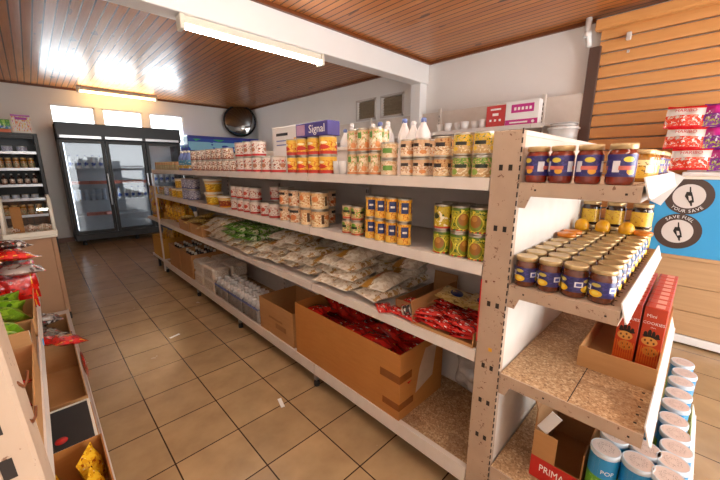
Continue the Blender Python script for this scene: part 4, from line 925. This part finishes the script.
for i in range(3):
    a,b=F0+dw*i+.004,F0+dw*(i+1)-.004; g=G(); fw=.055
    g.bbox(a,a+fw,FY,FY+.045,.22,1.955,.005); g.bbox(b-fw,b,FY,FY+.045,.22,1.955,.005); g.bbox(a+fw,b-fw,FY,FY+.045,.22,.22+fw,.004); g.bbox(a+fw,b-fw,FY,FY+.045,1.955-fw,1.955,.004)
    d=obj('door',g,M['black'],t); obj('glass',G().box(a+fw,b-fw,FY+.018,FY+.024,.22+fw,1.955-fw),M['tinted'],d)
    hx=b-.03 if i!=2 else a+.03
    obj('handle',G().bbox(hx-.012,hx+.012,FY-.035,FY-.001,.75,1.35,.005),M['silver'],d)
for zz in (.55,.85,1.15,1.45):
    for i in range(3): obj('shelf',G().box(F0+dw*i+.06,F0+dw*(i+1)-.06,FY+.08,FB-.07,zz-.012,zz),M['inner'],t)
for i in range(4): obj('interior_lamp',G().box(F0+.055+dw*i*.97,F0+.075+dw*i*.97,FY+.06,FY+.075,.3,1.9),M['fridge_lamp'],t)  # upright glowing strips added to brighten the dark fridge interior
for i in range(3): obj('interior_lamp',G().box(F0+dw*i+.08,F0+dw*(i+1)-.08,FY+.07,FY+.09,1.92,1.945),M['fridge_lamp'],t)
cup=obj('yoghurt_cup',G().lathe([(.028,0),(.032,.003),(.04,.10),(.042,.105),(.001,.105)],12,cap=(True,False)),L['cup']); tag(cup,'cup','cup'); proto(cup)
for lv,zz in (('middle',.85),):
    for l in range(2):
        for i in range(6): put(cup,(F0+.12+.085*i,FY+.13,zz+.106*l),0,'white yoghurt cup behind the first fridge door, %s tier, %s along'%(('lower','upper')[l],ordn(i)),'yoghurt cups in the fridge')
mp=box_pack('meat_pack',.14,.10,.06,'meat','pack')
for i in range(4): put(mp,(F0+.12+.15*i,FY+.16,1.15+.001),.1*i,'pink wrapped pack on upper shelf behind the first fridge door, %s along'%ordn(i),'packs in the fridge')
for i in range(3): put(mp,(F0+.30+.16*i*.8,FY+.15,.552),.3*i,'pink wrapped pack on the lowest shelf of the first fridge bay, %s along'%ordn(i),'packs on the lowest fridge shelf')
for i in range(4): put(mp,(F0+.80+.15*i,FY+.18,1.15+.001),-.1*i,'pink wrapped pack behind the middle fridge door, %s along'%ordn(i),'packs in the middle fridge bay')
bo=bottle('juice_bottle',.038,.24,'bleach','bluetone')
for i in range(5): put(bo,(F0+.13+.11*i,FY+.15,1.451),0,'white bottle on the topmost shelf of the first fridge bay, %s along'%ordn(i),'bottles in the fridge')
for i in range(5): put(bo,(F0+.80+.11*i,FY+.15,.851),0,'white bottle behind the middle fridge door, %s along'%ordn(i),'bottles in the middle fridge bay')
for i in range(4): put(bo,(F0+1.47+.11*i,FY+.15,1.151),0,'white bottle behind the fridge door nearest the gondola, %s along'%ordn(i),'bottles in the last fridge bay')
# blue-topped drinks chiller
t=thing('drinks_chiller','drinks chiller with bright blue header beside the far corner','chiller',(0,0,0))
g=G(); g.bbox(2.60,4.20,8.05,8.73,.05,1.83,.01); obj('cabinet',g,M['navy'],t)
obj('header',G().bbox(2.56,4.24,8.0,8.72,1.83,2.15,.008),L['header_dummy'] if 'header_dummy' in L else M['header_blue'],t)
g=G()
for k in range(3): g.box(2.66+.5*k,3.12+.5*k,8.043,8.049,.3,1.75)
obj('glass_door',g,M['tinted'],t)
g=G()
for k in range(4): g.box(2.63+.5*k,2.66+.5*k,8.03,8.05,.3,1.75)
obj('door_frame',g,M['silver'],t)
# open black fridge with jars on the left
D0,D1,DY=-.70,.165,7.44
t=thing('open_fridge','black open-fronted fridge of jars and bottles in the far aisle corner','fridge',(0,0,0))
g=G(); g.bbox(D1-.05,D1,DY,DY+.65,.06,1.985,.006); g.bbox(D0,D0+.05,DY,DY+.65,.06,1.985,.006); g.box(D0+.05,D1-.05,DY+.6,DY+.65,.06,1.985); g.box(D0+.05,D1-.05,DY,DY+.6,1.945,1.985); g.box(D0+.05,D1-.05,DY,DY+.6,.06,.5); obj('cabinet',g,M['black'],t)
obj('header_panel',G().bbox(D0+.05,D1-.05,DY-.0,DY+.03,1.90,1.944,.004),M['black'],t)
for k,zz in enumerate((.72,.98,1.20,1.45,1.70)):
    s=obj('shelf',G().box(D0+.051,D1-.051,DY+.02,DY+.59,zz-.02,zz),M['grey_steel'],t); obj('price_rail',G().box(D0+.051,D1-.051,DY+.01,DY+.02,zz-.028,zz+.012),M['silver'],s)
obj('interior_lamp',G().box(D0+.1,D1-.1,DY+.05,DY+.07,1.915,1.944),M['fridge_lamp'],t)
for k in (0,1): obj('foot',G().lathe([(.03,0),(.02,.06)],10,(D0+.08,D1-.08)[k],DY+.08,0),M['black'],t)
fj=jar('pickle_jar',.037,.165,'honey','spice','gold_lid'); fb=bottle('sauce_bottle',.03,.17,'soup','white',body='darkjar')
fc=can('cream_tub',.06,.09,'bluetin',cat='tub'); fg=can('green_lid_tub',.045,.07,'cup',cat='tub')
for i in range(8): put(fj,(D0+.12+.085*i+.02,DY+.10,1.451),i,'small amber jar in the open fridge, %s from the wall on second shelf'%ordn(i),'amber jars in the open fridge')
for i in range(8): put(fb,(D0+.12+.085*i+.02,DY+.10,1.201),i,'dark sauce bottle in the open fridge, %s from the wall on third shelf'%ordn(i),'sauce bottles in the open fridge')
for i in range(4): put(fc,(D0+.16+.16*i+.02,DY+.12,1.701),i,'grey-blue tub on the top shelf of the open fridge, %s along'%ordn(i),'tubs in the open fridge')
for i in range(6): put(fg,(D0+.13+.11*i+.02,DY+.10,.981),i,'white tub with bright lid in the open fridge, %s along fourth shelf'%ordn(i),'white tubs in the open fridge')
for i in range(7): put(fj,(D0+.13+.095*i+.02,DY+.10,.721),i,'small amber jar on the lowest open fridge shelf, %s along'%ordn(i),'amber jars on the lowest shelf')
o=obj('price_poster',G().bbox(-.09,.125,-.003,.003,0,.27,.001),M['foodposter']); o.location=(0,DY+.02,1.987); o.rotation_euler=(-.06,0,.05); tag(o,'cream and lilac poster card standing on the open fridge','poster')
o=obj('price_poster',G().bbox(-.36,-.0,-.003,.003,0,.19,.001),M['greenposter']); o.location=(-.11,DY+.06,1.987); o.rotation_euler=(-.05,0,0); tag(o,'green landscape poster card standing on the open fridge','poster')
# ================================================================= shelving on the near side of the aisle
t=thing('low_gondola','beige gondola of crisp cartons along the other side of the aisle','shelving',(0,0,0))
LX=.066; MX=-.078
g=G(); SH=Matrix.Identity(4); SH[0][2]=-.045; SH[0][3]=.045*1.13
g.bbox(-.16,-.044,.50,.58,0,1.5,.004,T=SH)
for k in range(9):
    zz=1.02+k*.058; g.box(-.0735,-.0625,.4992,.501,zz,zz+.026,1,T=SH)
obj('upright',g,[M['beige_steel'],M['hole']],t)
for k in range(2): obj('hook',G().tube([(-.049,.53,1.235-.05*k),(-.045,.54,1.222-.05*k),(-.042,.548,1.224-.05*k),(-.040,.552,1.236-.05*k)],.0018,6),M['dark_wood'],t)
obj('back_panel',G().bbox(-.62,-.60,.5,4.15,0,1.45,.003),M['grey_steel'],t)
s=obj('shelf',G().box(-.598,LX-.008,.59,4.15,.10,.12),M['grey_steel'],t); obj('price_rail',G().bbox(LX-.008,LX,.59,4.15,.06,.128,.002),M['grey_steel'],s)
s=obj('shelf',G().box(-.598,MX-.01,.59,3.45,.66,.68),M['grey_steel'],t); obj('price_rail',G().prism([(MX-.01,.645),(MX,.645),(MX-.006,.70),(MX-.012,.70)],'y',.59,3.45),M['white_steel'],s)
s=obj('shelf',G().box(-.598,-.26,.59,3.45,1.10,1.12),M['grey_steel'],t)
obj('plinth',G().bbox(-.58,LX-.03,.6,4.12,.0,.06,.002),M['grey_steel'],t)
for yy in (1.6,2.7,3.44): obj('upright',G().bbox(-.598,-.56,yy-.015,yy+.015,.121,1.45,.002),M['beige_steel'],t)
# counter and glass case at the far end of it
t=thing('service_counter','plain cardboard-brown counter between the crisp shelves and open fridge','counter',(0,0,0))
obj('carcass',G().bbox(-.60,.05,4.22,5.0,.0,.835,.004),M['countertan'] if 'countertan' in M else M.setdefault('countertan',plain('tan_laminate','b58a66',.5,var=.05,scale=6)),t)
obj('end_board',G().bbox(.05,.082,4.215,5.0,.07,.835,.003),M['countertan'],t); obj('foot',G().bbox(.045,.085,4.212,4.26,0,.07,.003),M['black'],t)
obj('worktop',G().bbox(-.62,.095,4.19,5.02,.835,.855,.003),M['cream'],t)
t=thing('glass_display_case','white framed glass case standing on the brown counter','display case',(-.08,4.25,.855))
g=G(); fr=.028
def bar(p,q,r=.016): g.tube([p,q],r,6)
for x in (-.165,.165):
    g.bbox(x-.017,x+.017,-.03,.004,.0,.04,.003); bar((x,-.01,.02),(x,.10,.34)); bar((x,.10,.34),(x,.45,.34),.012)
g.bbox(-.18,.18,-.035,.005,0,.04,.004); g.bbox(-.18,.18,.43,.46,0,.03,.004); g.bbox(-.18,-.16,.43,.46,.03,.35,.004); g.bbox(.16,.18,.43,.46,.03,.35,.004); obj('frame',g,M['cream'],t)
g=G(); T=Matrix.Translation((0,0,.04))@Matrix.Rotation(-math.atan2(.10,.30),4,'X'); g.box(-.15,.15,-.003,.003,0,.31,T=T); obj('glass',g,M['glass'],t)
pastry=bag('bread_roll',.13,.10,.08,'soup','bread',71,crimp=0)
for i in range(3): put(pastry,(-.08-.1+.1*i,4.45,.857),.4*i+PI/2,'brown bread roll inside the white framed glass case, %s along'%ordn(i),'rolls in the glass case',scale=(.9,.7,1))
o=obj('brown_board',G().bbox(-.03,.03,-.004,.004,0,.26,.002),M['card_orange']); o.location=(-.155,4.40,.857); o.rotation_euler=(-.1,0,0); o.scale=(1.2,1,1); tag(o,'upright brown card panel inside the glass case','card')
# crisps and cartons on the middle shelf
mz=.681
rc=bag('red_crisp_bag',.19,.135,.055,'redcr','crisp bag',81); fo=bag('foil_snack_bag',.20,.14,.05,'foil','snack bag',82,crump=.25)
R=random.Random(5)
k=0
for y in (2.56,2.67,2.78,2.9,3.02):
    for x in (-.14,-.235,-.34):
        put(rc,(x,y,mz+.098),(0,PI/2-.08,PI/2*1+R.uniform(-.25,.25)),'bright red crisp bag standing on the shelf, %s from the shelf carton'%ordn(k),'red crisp bags on the crisp shelf'); k+=1
for i,(x,y,zz,a) in enumerate(((-.13,2.60,.895,.2),(-.17,2.85,.90,1.2),(-.3,2.7,.90,2.0),(-.15,2.98,.90,.6))):
    pose(fo,(x,y,zz),a,.12,.1,'silver and red foil packet lying on the red crisp bags, %s one'%ordn(i),'foil packets on the red crisp bags')
for i,(x,y,a) in enumerate(((-.155,2.75,.4),(-.2,2.94,1.0),(-.26,2.6,1.8))):
    pose(rc,(x,y,.948),a,.15,.1,'red crisp bag lying across the foil packets, %s one'%ordn(i),'lying red crisp bags')
pose(bag('dark_snack_bag',.18,.13,.05,'choc','snack bag',83),(-.16,2.87,1.0),.5,.15,.1,'dark and silver snack bag topmost on the red crisp heap')
c1=carton('crisp_carton',-.50,-.092,2.14,2.50,mz,mz+.09,M['card'],'brown carton of lime crisps beside the red crisp bags',flaps=(('+x',8,.06),))
c2=carton('crisp_carton',-.50,-.098,1.74,2.10,mz,mz+.10,M['card_dark'],'brown carton of lime crisps next along towards the post')
lm=bag('lime_crisp_bag',.19,.14,.06,'lime','crisp bag',91)
k=0
for (x0,y0,nm) in ((-.20,2.22,'farther'),(-.20,1.80,'nearer')):
    for i in range(3):
        for j in range(2):
            put(lm,(x0-.15*j,y0+.10*i,mz+.085),(R.uniform(-.3,.3),PI/2-.9,PI/2+R.uniform(-.4,.4)),'lime green crisp bag in the %s lime carton'%nm,'lime crisp bags in the %s carton'%nm)
c3=carton('crisp_carton',-.50,-.090,1.18,1.70,mz,mz+.14,M['card'],'open brown carton of dark red packets nearest the beige post',flaps=(('-y',28,.14),('+y',-20,.07)))
dr=bag('dark_red_packet',.17,.12,.045,'redpack','packet',95)
for i in range(3):
    for j in range(2):
        pose(dr,(-.20-.14*j,1.29+.14*i,mz+.03+.01*j),R.uniform(0,3),R.uniform(-.2,.2),R.uniform(-.2,.2),'dark red packet lying in the carton nearest the beige post','dark red packets in the nearest carton')
o=obj('white_card',G().bbox(-.09,.0,-.004,.004,0,.05,.001),M['cream']); o.location=(-.095,1.72,mz+.141); o.rotation_euler=(.1,0,.1); tag(o,'small torn white card between the crisp cartons','card')
o=obj('blue_tag',G().prism([(-.012,0),(.012,0),(0,-.03)],'x',-.002,.002),M['blue']); o.location=(MX+.003,2.02,.705); tag(o,'tiny blue triangular tag on the crisp shelf rail','price tag')
# base shelf
bz=.1205
d1_=carton('snack_carton',-.36,.035,2.92,3.45,bz,bz+.20,M['card'],'brown carton of foil packets on the base shelf farthest from the post')
for i in range(3): pose(fo,(-.06-.05*i,3.05+.13*i,bz+.15),.5*i,.2,.2,'foil packet in the farthest base shelf carton','foil packets in the farthest base carton')
for i in range(2): pose(bag('dark_snack_bag',.18,.13,.05,'choc','snack bag',84) if i==0 else fo,(-.10,3.34,bz+.19+.03*i),.3,.3*i,.1,['dark snack bag on top of the farthest base shelf carton','foil packet tilted on the dark snack bag'][i])
d2_=carton('snack_carton',-.36,.040,2.09,2.87,bz,bz+.19,M['card'],'empty brown carton edged with red wrappers on the base shelf',flaps=(('+y',-8,.06),))
pose(rc,(.0,2.84,bz+.19),.4,.3,.1,'red wrapper slumped over the corner of the empty carton')
pose(rc,(-.1,2.9,bz+.2),1.4,.15,.1,'red wrapper lying between the two base shelf cartons')
wr=bag('red_wrapper',.34,.07,.02,'redcr','wrapper',97)
pose(wr,(.052,2.55,bz+.15),PI/2,0,PI/2-.15,'long red wrapper hanging over the aisle side of the empty carton')
o=put(can('round_tin',.10,.05,'choc'),(-.11,2.24,bz+.006),.3,'round dark tin with pale rim inside the empty carton')
d3_=carton('snack_carton',-.36,.045,1.70,2.05,bz,bz+.17,M['card'],'brown carton holding a black board on the base shelf')
o=obj('black_board',G().bbox(-.155,.155,-.006,.006,0,.29,.002),M['board']); o.location=(-.125,1.725,bz+.182); o.rotation_euler=(-1.50,0,.0); tag(o,'black board with pale frame lying in the base shelf carton','board')
g=G()
for a in ((-.165,-.155,0,.29),(.155,.165,0,.29),(-.165,.165,.29,.30),(-.165,.165,-.01,0)): g.box(a[0],a[1],-.008,.004,a[2],a[3])
obj('frame',g,M['cream'],o); g=G(); g.lathe([(.001,0),(.022,0),(.022,.002),(.001,.002)],18,T=Matrix.Translation((.045,-.0062,.06))@Matrix.Rotation(PI/2,4,'X'),cap=(False,False)); obj('red_disc',g,M['red'],o)
d4_=carton('snack_carton',-.36,.050,1.20,1.665,bz,bz+.23,M['card_orange'],'orange-brown carton of yellow packets nearest the camera on the base shelf')
yl=bag('yellow_crisp_packet',.17,.12,.05,'yellowb','crisp packet',98)
for i in range(3):
    for j in range(3):
        put(yl,(-.02-.125*j,1.29+.14*i,bz+.155),(R.uniform(-.2,.2),PI/2-.25,PI/2*0+R.uniform(-.5,.5)),'yellow crisp packet standing in the orange-brown carton','yellow crisp packets in the nearest carton')
# litter
for i,(x,y) in enumerate(((.705,3.10),(.93,1.68))):
    o=obj('paper_scrap',G().bbox(-.045,.045,-.012,.012,0,.003,.001),M['white']); o.location=(x,y,.0005); o.rotation_euler=(0,0,.3+i); tag(o,['white paper scrap on the floor tiles in mid aisle','white paper scrap on the tiles by the big cardboard box'][i],'litter')

# ================================================================= light and camera
w=bpy.data.worlds.new('Daylight'); bpy.context.scene.world=w; w.use_nodes=True
bg=w.node_tree.nodes['Background']; bg.inputs[0].default_value=(.93,.97,1,1); bg.inputs[1].default_value=3.6
def area(name,loc,rot,sx,sy,p,col):
    l=bpy.data.lights.new(name,'AREA'); l.shape='RECTANGLE'; l.size=sx; l.size_y=sy; l.energy=p; l.color=col
    o=bpy.data.objects.new(name,l); C.objects.link(o); o.location=loc; o.rotation_euler=rot; return o
area('shop_front_daylight',(2.5,YB+.02,1.3),(math.radians(90),0,0),3.1,2.4,30,(1,.94,.86))
for k,(a,b) in enumerate(WIN): area('window_daylight',((a+b)/2,YF-.02,2.29),(math.radians(-90),0,0),b-a,.62,6,(.9,.95,1))
lamp('fluorescent_lamp','added unseen fill lamp behind the camera, over the till side',.2,1.6,.2,2.78,M['tube_white'],0)  # unseen fixture added as fill for the front of the shop
lamp('fluorescent_lamp','added unseen fill lamp behind the camera, towards the shop front',-.9,.5,-1.3,2.78,M['tube_white'],0)  # second unseen fixture, added to soften the light from behind
lamp('fluorescent_lamp','added unseen fill lamp over the near aisle, above the camera view',-.05,1.3,1.5,2.9,M['tube_white'],0)  # out-of-view fixture added to brighten the aisle and lower shelves
cam=bpy.data.cameras.new('camera'); co=bpy.data.objects.new('camera',cam); C.objects.link(co)
co.location=(0,0,1.484); co.rotation_euler=(math.radians(90-12.517),0,math.radians(-44.264)); cam.lens=331.54/720*36; cam.sensor_width=36; cam.clip_start=.02
sc=bpy.context.scene; sc.camera=co
vs=sc.view_settings; vs.view_transform='Standard'; vs.look='None'; vs.gamma=1; vs.use_curve_mapping=False; vs.exposure=0.95
